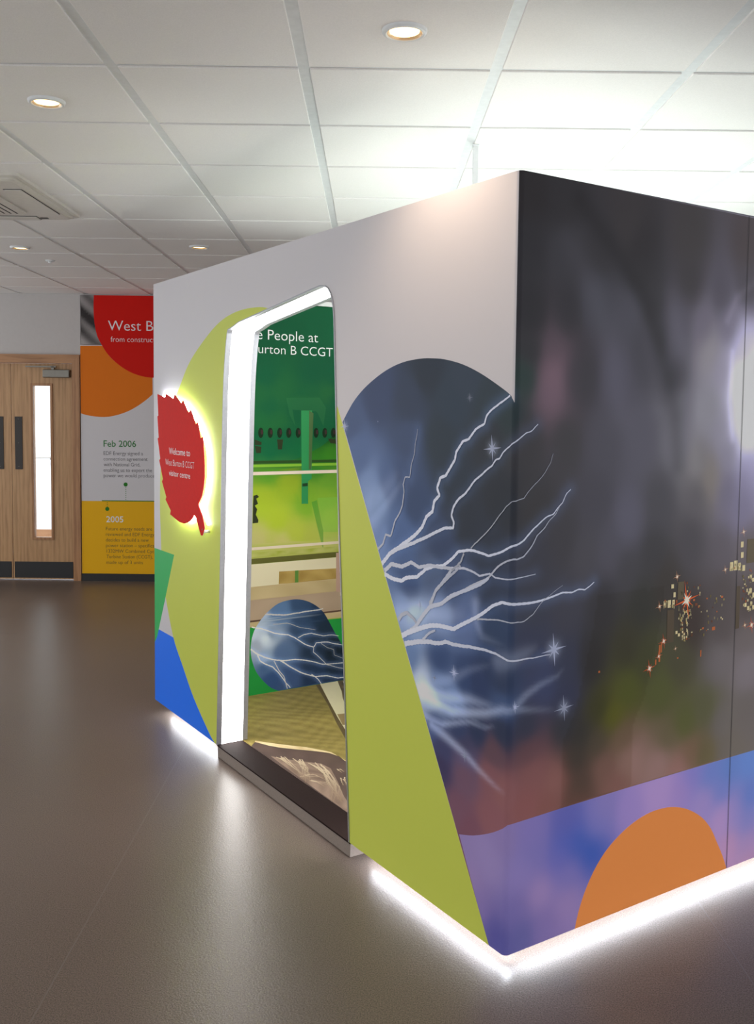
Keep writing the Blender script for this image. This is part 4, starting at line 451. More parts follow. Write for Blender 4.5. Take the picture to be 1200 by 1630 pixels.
# ------------------------------------------------------------------ ceiling air conditioner
ac = empty('air_conditioner', ((AC[0]+AC[1])/2, (AC[2]+AC[3])/2, HC-.006), label='square cream ceiling cassette air conditioner with louvre flaps at the left edge', cat='air conditioner')
def rrect(x0, x1, y0, y1, r, n=5):
    P = []
    for cx_, cy_, a0 in ((x1-r, y1-r, 0), (x0+r, y1-r, 90), (x0+r, y0+r, 180), (x1-r, y0+r, 270)):
        for k in range(n+1): a = math.radians(a0+90*k/n); P.append((cx_+r*math.cos(a), cy_+r*math.sin(a)))
    return P
def loft(name, rings, m, parent, cap=True):
    vs, fs = [], []; n = len(rings[0][0])
    for P, z in rings: vs += [(x, y, z) for x, y in P]
    for k in range(len(rings)-1):
        for i in range(n): a, b = k*n+i, k*n+(i+1) % n; fs.append((a, b, b+n, a+n))
    if cap: fs.append(tuple(range((len(rings)-1)*n, len(rings)*n)))
    return link(name, fix(mesh(name, vs, fs)), m, parent)
x0, x1, y0, y1 = AC; zc = HC-.006
loft('housing', [(rrect(x0, x1, y0, y1, .03), zc), (rrect(x0, x1, y0, y1, .03), zc-.014), (rrect(x0+.012, x1-.012, y0+.012, y1-.012, .03), zc-.020), (rrect(x0+.022, x1-.022, y0+.022, y1-.022, .03), zc-.014), (rrect(x0+.028, x1-.028, y0+.028, y1-.028, .03), zc-.024), (rrect(x0+.042, x1-.042, y0+.042, y1-.042, .03), zc-.032)], M['plastic'], ac)
g = .235
gr = loft('intake_grille', [(rrect(x0+g-.02, x1-g+.02, y0+g-.02, y1-g+.02, .02), zc-.031), (rrect(x0+g-.02, x1-g+.02, y0+g-.02, y1-g+.02, .02), zc-.040), (rrect(x0+g, x1-g, y0+g, y1-g, .02), zc-.043)], M['plastic'], ac)
for k in range(14):
    xx = x0+g+.02+k*(x1-x0-2*g-.04)/13; box('grille_slot', xx-.004, xx+.004, y0+g+.02, y1-g-.02, zc-.0438, zc-.0425, M['shade'], gr)
def flap(a0, a1, b0, b1):
    box('flap_gap', a0-.004, a1+.004, b0-.004, b1+.004, zc-.0335, zc-.031, M['shade'], ac)
    box('louvre_flap', a0, a1, b0, b1, zc-.039, zc-.033, M['plastic'], ac, .002)
flap(x1-.135, x1-.055, y0+.20, y1-.20); flap(x0+.055, x0+.135, y0+.20, y1-.20); flap(x0+.20, x1-.20, y0+.055, y0+.135); flap(x0+.20, x1-.20, y1-.135, y1-.055)
box('sensor_eye', x1-.19, x1-.15, y1-.10, y1-.075, zc-.034, zc-.031, M['black'], ac)
sd = empty('smoke_detector', (-2.305, 6.989, HC-.006), label='tiny white ceiling detector beyond the small downlights at far left', cat='smoke detector')
lathe('detector_base', [(0, -.008), (.030, -.008), (.034, 0), (0, 0)], (-2.305, 6.989, HC-.006), M['bar'], sd, 24)
lathe('sensor_head', [(0, -.022), (.010, -.02), (.014, -.014), (.014, -.008), (0, -.008)], (-2.305, 6.989, HC-.006), M['bar'], sd, 20)

# ------------------------------------------------------------------ oak double door
d1 = empty('door_1', ((DX0+DX1)/2, YW, 0)); d1['kind'] = 'structure'
fy0, fy1 = YW-.03, YW+.10
FI0, FI1, FZ = DX0+.068, DX1-.068, DZ-.080
for pts in ([(DX1, 0), (DX1, DZ), (FI1, FZ), (FI1, 0)], [(DX0, 0), (FI0, 0), (FI0, FZ), (DX0, DZ)]):
    slab('door_jamb', pts, lambda x, z, o: Vector((x, YW+o, z)), -.03, .10, M['oak2'], d1)
slab('door_head', [(DX0, DZ), (FI0, FZ), (FI1, FZ), (DX1, DZ)], lambda x, z, o: Vector((x, YW+o, z)), -.03, .10, M['oakh'], d1)
mid = -3.3325
def leafdoor(xa, xb, side):
    """xa..xb leaf; side = +1 when the hinges are at xb"""
    vx0, vx1 = (-3.135, -2.965) if side > 0 else (2*mid+2.965, 2*mid+3.135)
    vz0, vz1 = .395, 1.815
    L_ = empty('door_leaf', ((xa+xb)/2-(DX0+DX1)/2, .03, 0)); L_.parent = d1
    m_ = lambda x, z, o: Vector((x, YW+.0+o, z))
    out = [(xa, .008), (vx0, .008), (vx0, vz0), (vx0, vz1), (vx1, vz1), (vx1, vz0), (vx0, vz0), (vx0, .008), (xb, .008), (xb, FZ-.003), (xa, FZ-.003)]
    bm = bmesh.new()
    for a, b, c, d in ((xa, vx0, .008, FZ-.003), (vx1, xb, .008, FZ-.003), (vx0, vx1, .008, vz0), (vx0, vx1, vz1, FZ-.003)):
        r = bmesh.ops.create_cube(bm, size=1)
        for v in r['verts']: v.co = Vector(((a+b)/2+v.co.x*(b-a), YW+.03+v.co.y*.044, (c+d)/2+v.co.z*(d-c)))
    me = bpy.data.meshes.new('door_panel'); bm.to_mesh(me); bm.free(); link('door_panel', me, M['oak'], L_)
    for a, b, c, d in ((vx0-.016, vx0+.006, vz0-.016, vz1+.016), (vx1-.006, vx1+.016, vz0-.016, vz1+.016), (vx0+.006, vx1-.006, vz0-.016, vz0+.006), (vx0+.006, vx1-.006, vz1-.006, vz1+.016)):
        box('glazing_bead', a, b, YW-.002, YW+.06, c, d, M['oak2'], L_, .002)
    box('glass_pane', vx0+.004, vx1-.004, YW+.026, YW+.032, vz0+.004, vz1-.004, M['glass'], L_)
    px0, px1 = (-3.301, -3.232) if side > 0 else (-3.475, -3.406)
    box('push_plate', px0, px1, YW+.003, YW+.009, 1.035, 1.523, M['darkplate'], L_, .002)
    for z in (1.06, 1.28, 1.50):
        lathe('screw_head', [(0, -.001), (.004, -.001), (.004, .001), (0, .001)], ((px0+px1)/2, YW+.0025, z), M['steel'], L_, 10, (0, 1, 0))
    box('kick_plate', xa+.012, xb-.012, YW+.004, YW+.009, .02, .172, M['black'], L_, .001)
    s0 = xb if side > 0 else xa
    cl0, cl1 = (s0-.265, s0-.02) if side > 0 else (s0+.02, s0+.265)
    box('door_closer', cl0, cl1, YW-.040, YW+.008, 1.885, 1.958, M['steel'], L_, .006)
    pv = cl0+.09 if side > 0 else cl1-.09
    box('closer_spindle', pv-.012, pv+.012, YW-.03, YW-.006, 1.957, 1.985, M['steel'], L_)
    q0, q1 = (pv-.25, pv+.03) if side > 0 else (pv-.03, pv+.25)
    box('closer_arm', q0, q1, YW-.030, YW-.014, 1.978, 1.990, M['steel'], L_)
leafdoor(mid+.0025, FI1-.003, 1); leafdoor(FI0+.003, mid-.0025, -1)
# corridor seen through the vision panel
struct(box('wall_corridor', XL, XR, YW+2.9, YW+3.0, 0, 2.9, M['corr'])); struct(box('wall_corridor_side', XL-.1, XL, YW+.12, YW+2.9, 0, 2.9, M['corr']))
struct(box('wall_corridor_end', -1.4, -1.3, YW+.12, YW+2.9, 0, 2.9, M['corr'])); struct(box('ceiling_corridor', XL, XR, YW+.12, YW+3.0, 2.9, 3.0, M['corr']))
struct(box('floor_corridor', XL, XR, YW+.12, YW+2.9, 0, .004, M['corrf'])); struct(box('baseboard_corridor', XL, XR, YW+2.88, YW+2.9, .004, .12, M['oakh']))
hr = empty('handrail', (-3.6, YW+2.8, 0), label='pale handrail on the bright corridor wall behind the door glass', cat='handrail')
lathe('rail', [(0, 0), (.02, 0), (.02, 2.0), (0, 2.0)], (-5.0, YW+2.8, 1.0), M['plastic'], hr, 12, (1, 0, .02))
for x in (-4.6, -3.9, -3.3): box('rail_bracket', x-.008, x+.008, YW+2.8, YW+2.88, .985, 1.01, M['steel'], hr)

# ------------------------------------------------------------------ timeline wall graphic on the back wall
T = DATA['timeline']
tl = empty('timeline_panel', (-1.3, YW-.01, .07), label='tall printed history timeline panel with red, orange and yellow shapes, right of the oak doors', cat='wall graphic')
TX0, TX1, TZ0, TZ1 = -2.682, .2, .070, 2.640
box('backing_board', TX0, TX1, YW-.0195, YW-.001, TZ0, TZ1, M['white'], tl)
rect = [(TX0, TZ0), (TX1, TZ0), (TX1, TZ1), (TX0, TZ1)]
GW = 1.25
def clampx(P): return [(min(max(x, TX0), TX1), min(max(z, TZ0), TZ1)) for x, z in P]
red = clampx(smooth_line(T['red'], 30, .03, False)+[(-1.55, 1.63+.02), (-1.2, 1.78), (-1.0, 2.1), (-1.0, TZ1), (T['red'][0][0], TZ1)])
xr = T['red'][-1]
red = clampx(smooth_line(T['red'], 30, .03, False)+[(xr[0]+.22, xr[1]+.03), (xr[0]+.48, xr[1]+.16), (xr[0]+.68, xr[1]+.36), (xr[0]+.80, xr[1]+.66), (xr[0]+.80, TZ1), (T['red'][0][0], TZ1)])
orange = clampx(smooth_line(T['orange'], 30, .03))
gz = T['grey'][2][1]
def greyfn(P):
    t = (P[:, 0]-TX0)*1.0; z = P[:, 1]-gz
    k = .5+.5*np.sin((z+t*.75)*34+np.sin(t*11)*.7); k2 = .5+.5*np.sin((z+t*.5)*13+1.2)
    a = lin((58, 54, 54)); b = lin((176, 170, 168)); f = (k*.55+k2*.45)[:, None]
    return a+(b-a)*np.clip(f*1.2-.25, 0, 1)
print_mesh('printed_graphic', [(rect, solid((216, 212, 214)), None),
    (clampx([(TX0, gz), (-1.2, gz), (-1.2, TZ1), (TX0, TZ1)]), greyfn, .02),
    (orange, solid((228, 120, 30)), None), (red, solid((210, 24, 14)), None),
    (clampx([(TX0, T['yellow'][0][1]), (TX1, T['yellow'][0][1]), (TX1, TZ0), (TX0, TZ0)]), solid((240, 182, 32)), None)], backmap, M['ink_wall'], tl, off=.0003)
TM = [M['txt'], M['txtg'], M['txtk'], M['txty']]
for sp in T['text']: text_part('heading_text' if sp[5] > .045 else 'body_text', sp, backmap, (1, 0, 0), (0, 0, 1), (0, -1, 0), TM[sp[7]], tl, .0012)
ov = Overlay(backmap, .0010); gc = tuple(lin((46, 120, 40)))
for x, z, r in T['dots']: ov.poly([(x+math.cos(t)*r, z+math.sin(t)*r) for t in np.linspace(0, 2*math.pi, 25)[:-1]], gc)
(lx0, lz0), (lx1, lz1) = T['line'][0], T['line'][1]
ov.poly([(lx0, lz1), (TX1-.1, lz1), (TX1-.1, lz0), (lx0, lz0)], gc)
for (a, b), (c, d) in (T['dash'], T['dash2']):
    n = max(2, int(abs(b-d)/.018))
    for k in range(n):
        zz = b+(d-b)*(k+.5)/n; ov.poly([(a+math.cos(t)*.0035, zz+math.sin(t)*.0045) for t in np.linspace(0, 2*math.pi, 9)[:-1]], gc)
ov.build('timeline_marks', M['ink_wall'], tl)

# ------------------------------------------------------------------ exhibition booth
booth = empty('exhibition_booth', plan(BL/2, BR/2, 0), label='large white box booth wrapped in storm and lime green graphics with a lit doorway', cat='booth')
DOOR = [tuple(p) for p in DATA['door']]
dsm = smooth_line(DOOR, 50, .02, False)
cutp = [(dsm[0][0]-.0002, -.05)]+dsm+[(dsm[-1][0]+.0002, -.05)]
# wall panels
sL = -.03
lo = [(sL, 0), (sL, BH), (-BL, BH), (-BL, 0)]+[(x, max(z, 0)) for x, z in dsm]
slab('wall_panel', lo, faceL, -.001, -.125, M['white'], booth)
slab('wall_panel', [(.03, 0), (BR, 0), (BR, BH), (.03, BH)], faceR, -.001, -.1, M['white'], booth)
slab('wall_panel', [(.126, 0), (BR, 0), (BR, 2.14), (.126, 2.14)], endin, -.208, -.0008, M['white'], booth)
slab('wall_panel', [(-.101, 0), (-.101, BH), (-BL+.209, BH), (-BL+.209, 0)], lambda s, v, o: faceL(s, v, o)+BX*BR, -.0, .1, M['white'], booth)
slab('corner_post', [(.0, 0), (.03, 0), (.03, .03), (0, .03)][::-1], lambda p, q, o: plan(.0135+p*.9, .0135+q*.9, GAP+o), .001, BH-.001, M['shade'], booth)
# deck with recessed plinth and door sill
P_ = plan
slab('deck', [(.09, .126), (BL-.21, .126), (BL-.21, BR-.02), (.09, BR-.02)], lambda p, q, o: P_(p, q, o), .03, GAP, M['white'], booth)
slab('plinth', [(.11, .10), (.86, .10), (.86, .12), (2.0, .12), (2.0, .10), (BL-.09, .10), (BL-.09, BR-.1), (.11, BR-.1)], lambda p, q, o: P_(p, q, o), .0, .0298, M['white'], booth)
q0, q1 = -dsm[-1][0], -dsm[0][0]
slab('threshold', [(q0+.0, .0), (q1-.0, .0), (q1-.0, .1258), (q0+.0, .1258)], lambda p, q, o: P_(p, q, o), .050, GAP+.001, M['thresh'], booth)
for a0, a1 in ((q0-.10, q0-.02), (q1+.02, q1+.09)):
    pass
slab('sill_gap_filler', [(q0+.002, .003), (q1-.002, .003), (q1-.002, .1), (q0+.002, .1)], lambda p, q, o: P_(p, q, o), .0005, .0495, mat('sill_lightened', (140, 128, 119), .5, bump=(200, .1, .1)), booth)  # added piece covering the dark gap; tone lightened to match the lit floor
# the wrap-around printed skin
GL = 1.0
K = DATA
storm_all = shepard(K['storm_cp'], 1.0, .028, 2.4, .052); purple_rgb = shepard(K['purple_cp'], 1.85, .065)
storm_rgb = lambda P: np.minimum(storm_all(P)*(np.interp(P[:, 0], (-.3, .1), (1.12, 1.3))*np.interp(P[:, 1], (.3, .6), (1.28, 1.0))*np.interp(P[:, 0], (.85, 1.0), (1, 1.25)))[:, None], .9)
ice = lin((205, 218, 246)); haze = lin((120, 150, 205))
lim = K['storm_right_limit']
def storm(P):
    c = storm_rgb(P)
    xl = np.interp(P[:, 1], [q[1] for q in lim][::-1], [q[0] for q in lim][::-1]); out = (P[:, 0] > xl) & (P[:, 1] < lim[0][1]+.02) & (P[:, 0] < xl+.3)
    c[out] *= np.array([.86, .84, .78])
    near = (P[:, 0] < .45) & (P[:, 1] < 1.75)
    idx = np.nonzero(near)[0]; Q = P[idx]; add = np.zeros((len(idx), 3))
    for line, w0, w1, br, gl in K['bolts']:
        d = seg_dist(Q, line); g_ = np.exp(-(d/.022)**2)*gl*.55*br; add = np.maximum(add, g_[:, None]*haze)
    for line, wd, a_ in K['glows']:
        add = np.maximum(add, (seg_fade(Q, line, wd)*a_*1.1)[:, None]*ice)
    for (fx, fy), r, a_ in K['flares']:
        d = np.hypot(Q[:, 0]-fx, Q[:, 1]-fy); add = np.maximum(add, (np.exp(-(d/(r*.45))**2)*a_*.6)[:, None]*ice)
    c[idx] = np.minimum(c[idx]+add, .85)
    for line, wd, am in K['arcs']:
        c *= (1+am*np.exp(-(seg_dist(P, line)/wd)**2))[:, None]
    return c
rect = [(-BL, 0), (0, 0), (BR, 0), (BR, BH), (0, BH), (-BL, BH)]
sm = lambda p, t=32: [(x, max(y, 0.0)) for x, y in smooth_line(p, t, .02)]
stormp = smooth_line(K['storm'][:14], 40, .02, False)+[tuple(p) for p in K['storm'][14:]]
stormp = [(x, min(max(y, 0), BH)) for x, y in stormp]
arc_lines = [[(s_, 0.0), (s_, BH)] for s_ in np.linspace(-RC, RC, 9)]
arc_lines = [[(s_, v_) for v_ in np.linspace(0, BH, 220)] for s_ in np.linspace(-RC, RC, 9)]
purplep = smooth_line(K['purple'][:5], 40, .02, False)+[tuple(p) for p in K['purple'][5:]]
clipf = lambda X: X[:, 0] < 1.35
ps = print_mesh('printed_skin', [
    (rect, solid((212, 208, 211)), None),
    (stormp, storm, .009),
    (sm(K['blue']), solid((38, 120, 252)), None), (sm(K['lime'], 24), solid((204, 214, 90)), None), (sm(K['green']), solid((54, 182, 96)), None),
    (purplep, purple_rgb, .02), (sm(K['orange']), solid((255, 158, 84)), None),
    ], skin, M['ink'], booth, cut=cutp, clip=clipf, extra=arc_lines)
for k, (line, w0, w1, br, gl) in enumerate(K['bolts']):
    ov = Overlay(skin, .0013)
    c0 = tuple(lin((232, 236, 250))*(.32+.68*br)); c1 = tuple(lin((220, 226, 246))*(.22+.78*br))
    ov.strip(line, w0/1000., w1/1000., c0, c1, .00003*k, .12); ov.build('lightning_bolt', M['ink'], ps)
for (fx, fy), r, a_ in K['flares']:
    ov = Overlay(skin, .0012); ov.star(fx, fy, r, tuple(lin((205, 214, 245))*a_), rot=.1); ov.build('star_flare', M['ink'], ps)
ov = Overlay(skin, .0006)
for q in K['city']:
    c = tuple(lin(q[-4:-1]))
    if q[-1]:
        ov.star(q[0], q[1], q[2]*.9, tuple(lin(np.array(q[3:6])*np.array([.95, .72, .62]))), 8, .06, .2, ); ov.star(q[0], q[1], q[2]*.38, tuple(lin((255, 246, 225))), 8, .2, .5, .0004)
    else: ov.poly([(q[0], q[1]), (q[2], q[1]), (q[2], q[3]), (q[0], q[3])], c, off=.0001)
tag(ov.build('city_lights_print', M['ink'], ps), kind='stuff')
bmk = Overlay(skin, .0007)
for s_, c in ((.990, (96, 92, 96)), (.9935, (24, 24, 26))):
    bmk.strip([(s_, .002), (s_, .5), (s_, 1.0), (s_, 1.6), (s_, BH-.002)], .0012, .0012, tuple(lin(c)), tuple(lin(c)))
tag(bmk.build('panel_joint', M['ink'], ps))
# lit door lining
lin_path = [(x, z) for x, z in dsm]
lin_path[0] = (lin_path[0][0], .002); lin_path[-1] = (lin_path[-1][0], .002)
def inset(path, d):
    P = np.array(path); T_ = np.gradient(P, axis=0); T_ /= np.hypot(*T_.T)[:, None]; N_ = np.stack([T_[:, 1], -T_[:, 0]], 1)
    return [tuple(q) for q in (P+N_*d)]
ins = inset(lin_path, .004)
def lining(name, o0, o1, d, m):
    A = lin_path; B_ = inset(lin_path, d); vs, fs = [], []
    for (xa, za), (xb, zb) in zip(A, B_): vs += [faceL(xa, max(za, .002), o0), faceL(xb, max(zb, .002), o0), faceL(xb, max(zb, .002), o1), faceL(xa, max(za, .002), o1)]
    for i in range(len(A)-1):
        a = 4*i; b = a+4
        for k in range(4): fs.append((a+k, a+(k+1) % 4, b+(k+1) % 4, b+k))
    return link(name, fix(mesh(name, vs, fs)), m, booth)
lining('door_trim', .004, -.020, .005, M['alu']); lining('door_trim', -.126, -.150, .005, M['alu'])
df = lining('light_diffuser', -.0205, -.1255, .003, M['jamb'])
for side, key in ((0, 0), (1, -1)):
    pass
for z in (.12, .42, .72, 1.02, 1.32, 1.62, 1.86):
    for o in (-.024, -.122):
        xx = float(np.interp(z, [p[1] for p in lin_path[:12]], [p[0] for p in lin_path[:12]]))
        c = faceL(xx+.0035, z, o); lathe('screw_head', [(0, 0), (.0022, 0), (.0018, .0012), (0, .0015)], c, M['steel'], df, 8, tuple(-AX))
box_c = faceL(lin_path[0][0]+.0032, .002, -.064)
# unseen fill strip above the door head, added to brighten the interior
slab('fill_strip', [(-2.2, 2.09), (-.7, 2.09), (-.7, 2.12), (-2.2, 2.12)], faceL, -.20, -.1255, M['white'], booth)
sl = area('booth_fill_light', faceL(-1.45, 2.085, -.17), -NR*.0+Vector((0, 0, -1))+(-NL)*.55, 1.45, .05, FILL_STRIP_W, (1, .98, .95), 150)
sl.rotation_euler = Matrix((AX, ZX.cross(AX).normalized(), ZX)).transposed().to_euler()
sl.rotation_euler.rotate_axis('X', math.radians(0))
# interior mural
I_ = K['mural']
XI0, XI1, ZI = .126, 2.75, 2.1149
cl = lambda P: [(min(max(x, XI0), XI1), min(max(z, .0), ZI)) for x, z in P]
bg0 = shepard(I_['bg_cp'], 1.0, .03); st0_ = shepard(I_['storm_cp'], 1.0, .02)
bgf = lambda P: bg0(P)*np.interp(P[:, 1], (1.0, 1.5), (1.0, .30))[:, None]  # mural ink darkened towards the top to offset spill from the light boxes
stf = lambda P: (lambda c: np.minimum(c*(.6+1.9*c.mean(1))[:, None], .9))(st0_(P))
def tint(c, a, base=None):
    t = lin(c)
    return lambda P: (bgf(P) if base is None else base(P))*(1-a)+t*a
def blotch(c1, c2, f, seed=0.):
    a, b = lin(c1), lin(c2)
    def fn(P):
        n = np.sin(P[:, 0]*f+3*np.sin(P[:, 1]*f*.7+seed))*np.sin(P[:, 1]*f*1.3+2*np.sin(P[:, 0]*f*.5)); return a+(b-a)*(.5+.5*n)[:, None]
    return fn
def storm_in(P):
    c = stf(P); add = np.zeros((len(P), 3))
    for line, w0, w1, br, gl in I_['bolts']:
        d = seg_dist(P, line); add = np.maximum(add, (np.exp(-(d/.012)**2)*.3*br)[:, None]*haze)
    return np.minimum(c+add, .85)
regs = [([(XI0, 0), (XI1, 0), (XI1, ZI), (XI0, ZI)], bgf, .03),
    (cl(smooth_line(I_['circle'], 40, .03)), tint((16, 96, 62), .55), .03),
    (cl(I_['darkline']), solid((42, 70, 30)), None), (cl(I_['lightline']), solid((122, 170, 50)), None),
    (cl(I_['beam']), tint((34, 100, 60), .75), .04), (cl(I_['slab']), tint((120, 178, 70), .5), .05), (cl(I_['leg']), tint((60, 140, 50), .6), .05),
    (cl(I_['pillar']), solid((46, 132, 76)), None), (cl(I_['pillar_dark']), solid((70, 96, 56)), None), (cl(I_['box']), solid((30, 60, 34)), None),
    (cl(I_['olive2']), blotch((190, 186, 120), (150, 160, 60), 30), .02), (cl(I_['olive']), solid((92, 92, 44)), None),
    (cl(I_['cream']), solid((214, 204, 172)), None), (cl(I_['win']), blotch((150, 122, 64), (186, 158, 92), 26), .03), (cl(I_['post']), solid((88, 130, 58)), None),
    (cl(I_['tan']), blotch((196, 176, 134), (180, 160, 118), 14), .03), (cl(I_['tan2']), blotch((178, 156, 132), (164, 142, 122), 12), .03), (cl(I_['tanline']), solid((92, 70, 58)), None),
    (cl(I_['green_low']), solid((40, 150, 66)), None)]
regs += [(cl(v), solid((44, 50, 30)), None) for v in I_['valves']]
regs += [(cl(I_['vrail']), solid((204, 182, 164)), None), (cl(I_['rail1']), solid((218, 200, 184)), None), (cl(I_['rail2']), solid((214, 198, 176)), None), (cl(I_['vrail2']), solid((182, 150, 134)), None)]
tdp = cl(smooth_line(I_['teardrop'], 40, .02)); regs.append((tdp, storm_in, .012))
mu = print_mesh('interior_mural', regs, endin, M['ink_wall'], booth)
ov = Overlay(endin, .0006)
for x, z in I_['holes']:
    ov.poly([(x+math.cos(t)*.016, z+math.sin(t)*.028) for t in np.linspace(0, 2*math.pi, 15)[:-1]], tuple(lin((20, 40, 22))), off=.0001)
    ov.poly([(x+.006+math.cos(t)*.007, z+.004+math.sin(t)*.014) for t in np.linspace(0, 2*math.pi, 11)[:-1]], tuple(lin((60, 40, 40))), off=.0002)
for k, (line, w0, w1, br, gl) in enumerate(I_['bolts']):
    c0 = tuple(lin((228, 226, 224))*(.3+.7*br)); ov.strip(line, w0/1700., w1/1700., c0, c0, .00003*k, .15)
ov.build('printed_marks', M['ink_wall'], mu)
for sp in I_['text']: text_part('heading_text', sp, endin, BX, ZX, NR, M['txt'], mu, .0012)
# aerial photograph on the deck
A_ = K['aerial']
DQ0 = .1262
crt = [(.09, DQ0), (BL-.2105, DQ0), (BL-.2105, 3.1), (.09, 3.1)]
def fieldfn(P):
    x, y = P[:, 0], P[:, 1]; a, b = lin((148, 134, 76)), lin((112, 98, 50))
    n = .5+.22*np.sin((x*.8+y)*75+2.5*np.sin(x*13+y*4))+.16*np.sin((x*1.3-y*.5)*47+3*np.sin(y*17-x*6))+.12*np.random.RandomState(3).uniform(-1, 1, len(x)); n2 = .5+.5*np.sin(x*5+y*7+np.sin(x*9))
    return (a+(b-a)*n[:, None])*(.85+.25*n2)[:, None]
def cld(P): return [(min(max(x, .09), BL-.2105), min(max(y, DQ0), 3.1)) for x, y in P]
regs = [(crt, fieldfn, .018), (cld(A_['edge']), blotch((176, 154, 112), (206, 190, 150), 40), .03), (cld(A_['road_dark']), solid((88, 74, 50)), None), (cld(A_['road']), solid((196, 188, 154)), None),
    (cld(A_['verge']), blotch((74, 62, 48), (110, 96, 70), 50), .02), (cld(A_['verge_white']), solid((176, 168, 150)), None), (cld(A_['patch']), solid((130, 112, 76)), None),
    (cld(smooth_line(A_['mud'], 40, .04)), blotch((84, 68, 62), (70, 56, 52), 20), .04), (cld(A_['pond']), blotch((132, 112, 98), (98, 80, 70), 34), .02)]
ap = print_mesh('printed_floor', regs, deckmap, M['ink_floor'], booth, off=.0008)
ov = Overlay(deckmap, .0014)
for k, l in enumerate(A_['tracks']):
    for j in range(3):
        l2 = [(x+random.uniform(-.02, .02), y+random.uniform(-.02, .02)) for x, y in l]
        c = tuple(lin((176, 160, 134))); ov.strip(l2, .005, .003, c, tuple(lin((120, 100, 84))), .0001*k+.00002*j, .3)
ov.build('printed_tracks', M['ink_floor'], ap)
# LED strips under the overhanging panels
def led(p0, q0_, p1, q1_):
    a = P_(p0, q0_, 0); b = P_(p1, q1_, 0); d = (b-a).normalized(); n = Vector((d.y, -d.x, 0))
    vs = []
    for e in (a, b):
        for k in (-.007, .007):
            for z in (.044, .050): vs.append(e+n*k+ZX*z)
    fs = [(0, 1, 3, 2), (4, 6, 7, 5), (0, 4, 5, 1), (2, 3, 7, 6), (0, 2, 6, 4), (1, 5, 7, 3)]
    link('led_strip', fix(mesh('led_strip', vs, fs)), M['led'], booth)
led(.05, .060, q0-.06, .060); led(q1+.09, .060, BL-.10, .060); led(.060, .05, .060, BR-.1)

# ------------------------------------------------------------------ leaf sign
lf = [tuple(p) for p in K['leaf']]
lc = Vector(faceL(float(np.mean([p[0] for p in lf])), float(np.mean([p[1] for p in lf])), .035))
leaf = empty('leaf_sign', lc, label='red serrated leaf-shaped welcome sign glowing on the booth wall left of the doorway', cat='sign')
slab('leaf_plate', lf, faceL, .032, .035, M['red'], leaf)
slab('backing_plate', lf, faceL, .030, .0318, M['whiteback'], leaf)
cen = np.array(lf).mean(0)
def shrink(P, d):
    P = np.array(smooth_line(P, 5, .02)); out = []
    A_l = .5*sum(P[i-1][0]*P[i][1]-P[i][0]*P[i-1][1] for i in range(len(P)))
    sgn = 1 if A_l > 0 else -1
    for i in range(len(P)):
        t = P[(i+1) % len(P)]-P[i-1]; t /= max(np.hypot(*t), 1e-9); out.append(P[i]+sgn*np.array([-t[1], t[0]])*d)
    return np.array(out)
body = [p for p in lf if p[1] > 0]
hull = [lf[i] for i in (0, 3, 5, 7, 9, 11, 13, 15, 17, 18, 30, 31, 33, 35, 37, 39, 41, 43)]
hull = [p for p in hull]
inner = [tuple(cen*.0+np.array(p)) for p in hull]
c2 = np.mean(np.array(hull), axis=0)
inner = [tuple(c2+(np.array(p)-c2)*.985) for p in hull]
inner2 = [tuple(c2+(np.array(p)-c2)*.93) for p in hull]
vs, fs = [], []; n = len(inner)
for P, o in ((inner, .005), (inner2, .005), (inner2, .010), (inner, .010)): vs += [faceL(x, z, o) for x, z in P]
for k in range(4):
    for i in range(n): a, b = k*n+i, k*n+(i+1) % n; c, d = ((k+1) % 4)*n+(i+1) % n, ((k+1) % 4)*n+i; fs.append((a, b, c, d))
link('halo_light', fix(mesh('halo_light', vs, fs)), M['halo'], leaf)
st0, st1 = lf[21], lf[26]
sx_, sz_ = (lf[18][0]+lf[28][0])/2, (lf[18][1]+lf[28][1])/2; ex_, ez_ = (lf[22][0]+lf[25][0])/2, (lf[22][1]+lf[25][1])/2
vs = []
for (x, z) in ((sx_, sz_), (ex_, ez_+.03)):
    for dx in (-.006, .006):
        for o in (.004, .009): vs.append(faceL(x+dx, z, o))
link('halo_light', fix(mesh('halo_light', vs, [(0, 1, 3, 2), (4, 6, 7, 5), (0, 4, 5, 1), (2, 3, 7, 6), (0, 2, 6, 4), (1, 5, 7, 3)])), M['halo'], leaf)
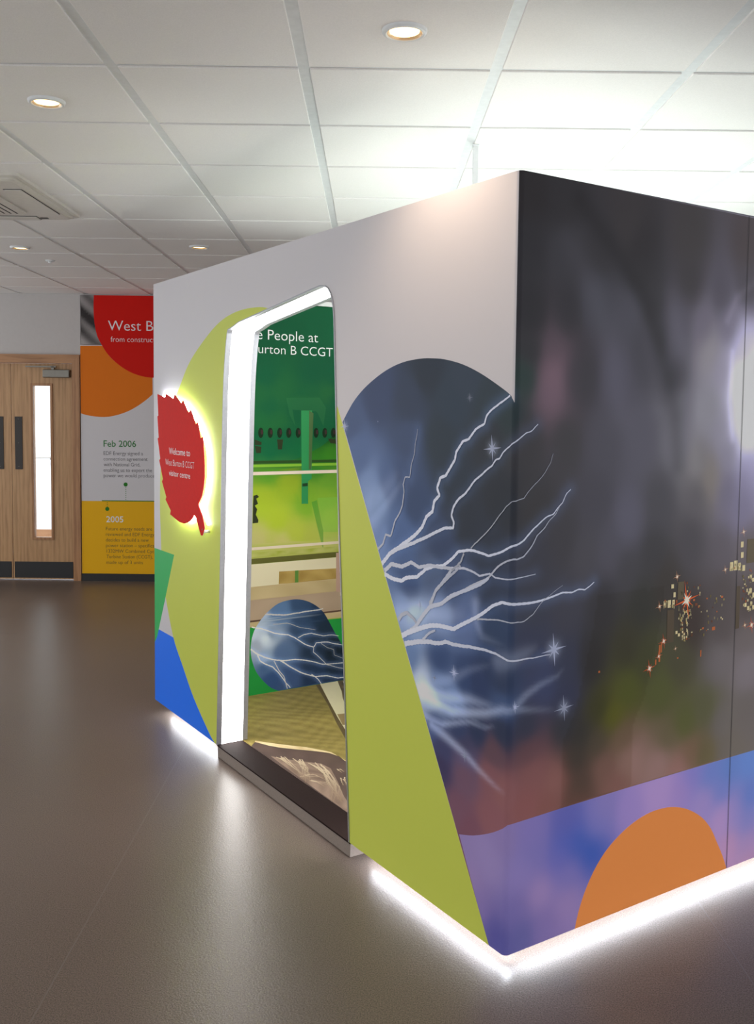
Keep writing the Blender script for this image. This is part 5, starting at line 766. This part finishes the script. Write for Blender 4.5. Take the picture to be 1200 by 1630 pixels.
for x, z in ((ex_, ez_), (float(c2[0]), float(c2[1])+.18), (float(c2[0]), float(c2[1])-.16)):
    lathe('standoff_post', [(0, 0), (.007, 0), (.007, .0298), (0, .0298)], faceL(x, z, .0005), M['bar'], leaf, 12, tuple(NL))
lathe('screw_head', [(0, 0), (.005, 0), (.004, .002), (0, .0025)], faceL(ex_, ez_+.01, .035), M['steel'], leaf, 12, tuple(NL))
for sp in K['leaf_text']: text_part('sign_text', sp, faceL, -AX, ZX, NL, M['txt'], leaf, .0356)

# ------------------------------------------------------------------ power pole and uplighter inside the booth
pp = empty('power_pole', (.402, 3.909, GAP), label='slim white square power pole rising from the booth corner to the ceiling', cat='pole')
box('pole', .391, .413, 3.898, 3.920, GAP+.001, HC-.0065, M['bar'], pp, .002)
box('ceiling_clamp', .388, .416, 3.895, 3.923, HC-.012, HC-.0066, M['bar'], pp, .002)
box('pole_foot', .37, .434, 3.877, 3.941, GAP+.001, GAP+.010, M['bar'], pp, .002)
rot = math.atan2(AX.y, AX.x)
def light_box(p, q, sx, sy, watts, label):
    uc = plan(p, q, 0)
    up = empty('light_box', (uc.x, uc.y, GAP), label=label, cat='light box')
    def ub(name, x0, x1, y0, y1, z0, z1, m):
        me = box_mesh(name, x0, x1, y0, y1, z0, z1); me.transform(Matrix.Translation((uc.x, uc.y, 0)) @ Matrix.Rotation(rot, 4, 'Z')); return link(name, me, m, up)
    ub('case', -sx/2-.03, sx/2+.03, -sy/2-.03, sy/2+.03, 1.34, 1.43, M['white'])
    for x in (-sx/2+.05, sx/2-.05):
        for y in (-sy/2+.05, sy/2-.05): ub('leg', x-.02, x+.02, y-.02, y+.02, GAP+.002, 1.34, M['bar'])
    d = bpy.data.lights.new('light_box_lamp', 'AREA'); d.shape = 'RECTANGLE'; d.size = sx; d.size_y = sy; d.energy = watts; d.color = (.88, 1, .98)
    o = bpy.data.objects.new('light_box_lamp', d); col.objects.link(o); o.parent = up; o.location = (0, 0, 1.44-GAP); o.rotation_euler = (math.pi, 0, -rot)
light_box(1.45, 1.70, 1.1, 1.2, UP_W, 'large white light box facing up, deep inside the open-topped booth')
light_box(.72, .62, .80, .55, UP_N, 'small white light box facing up, inside the booth behind its dark corner')
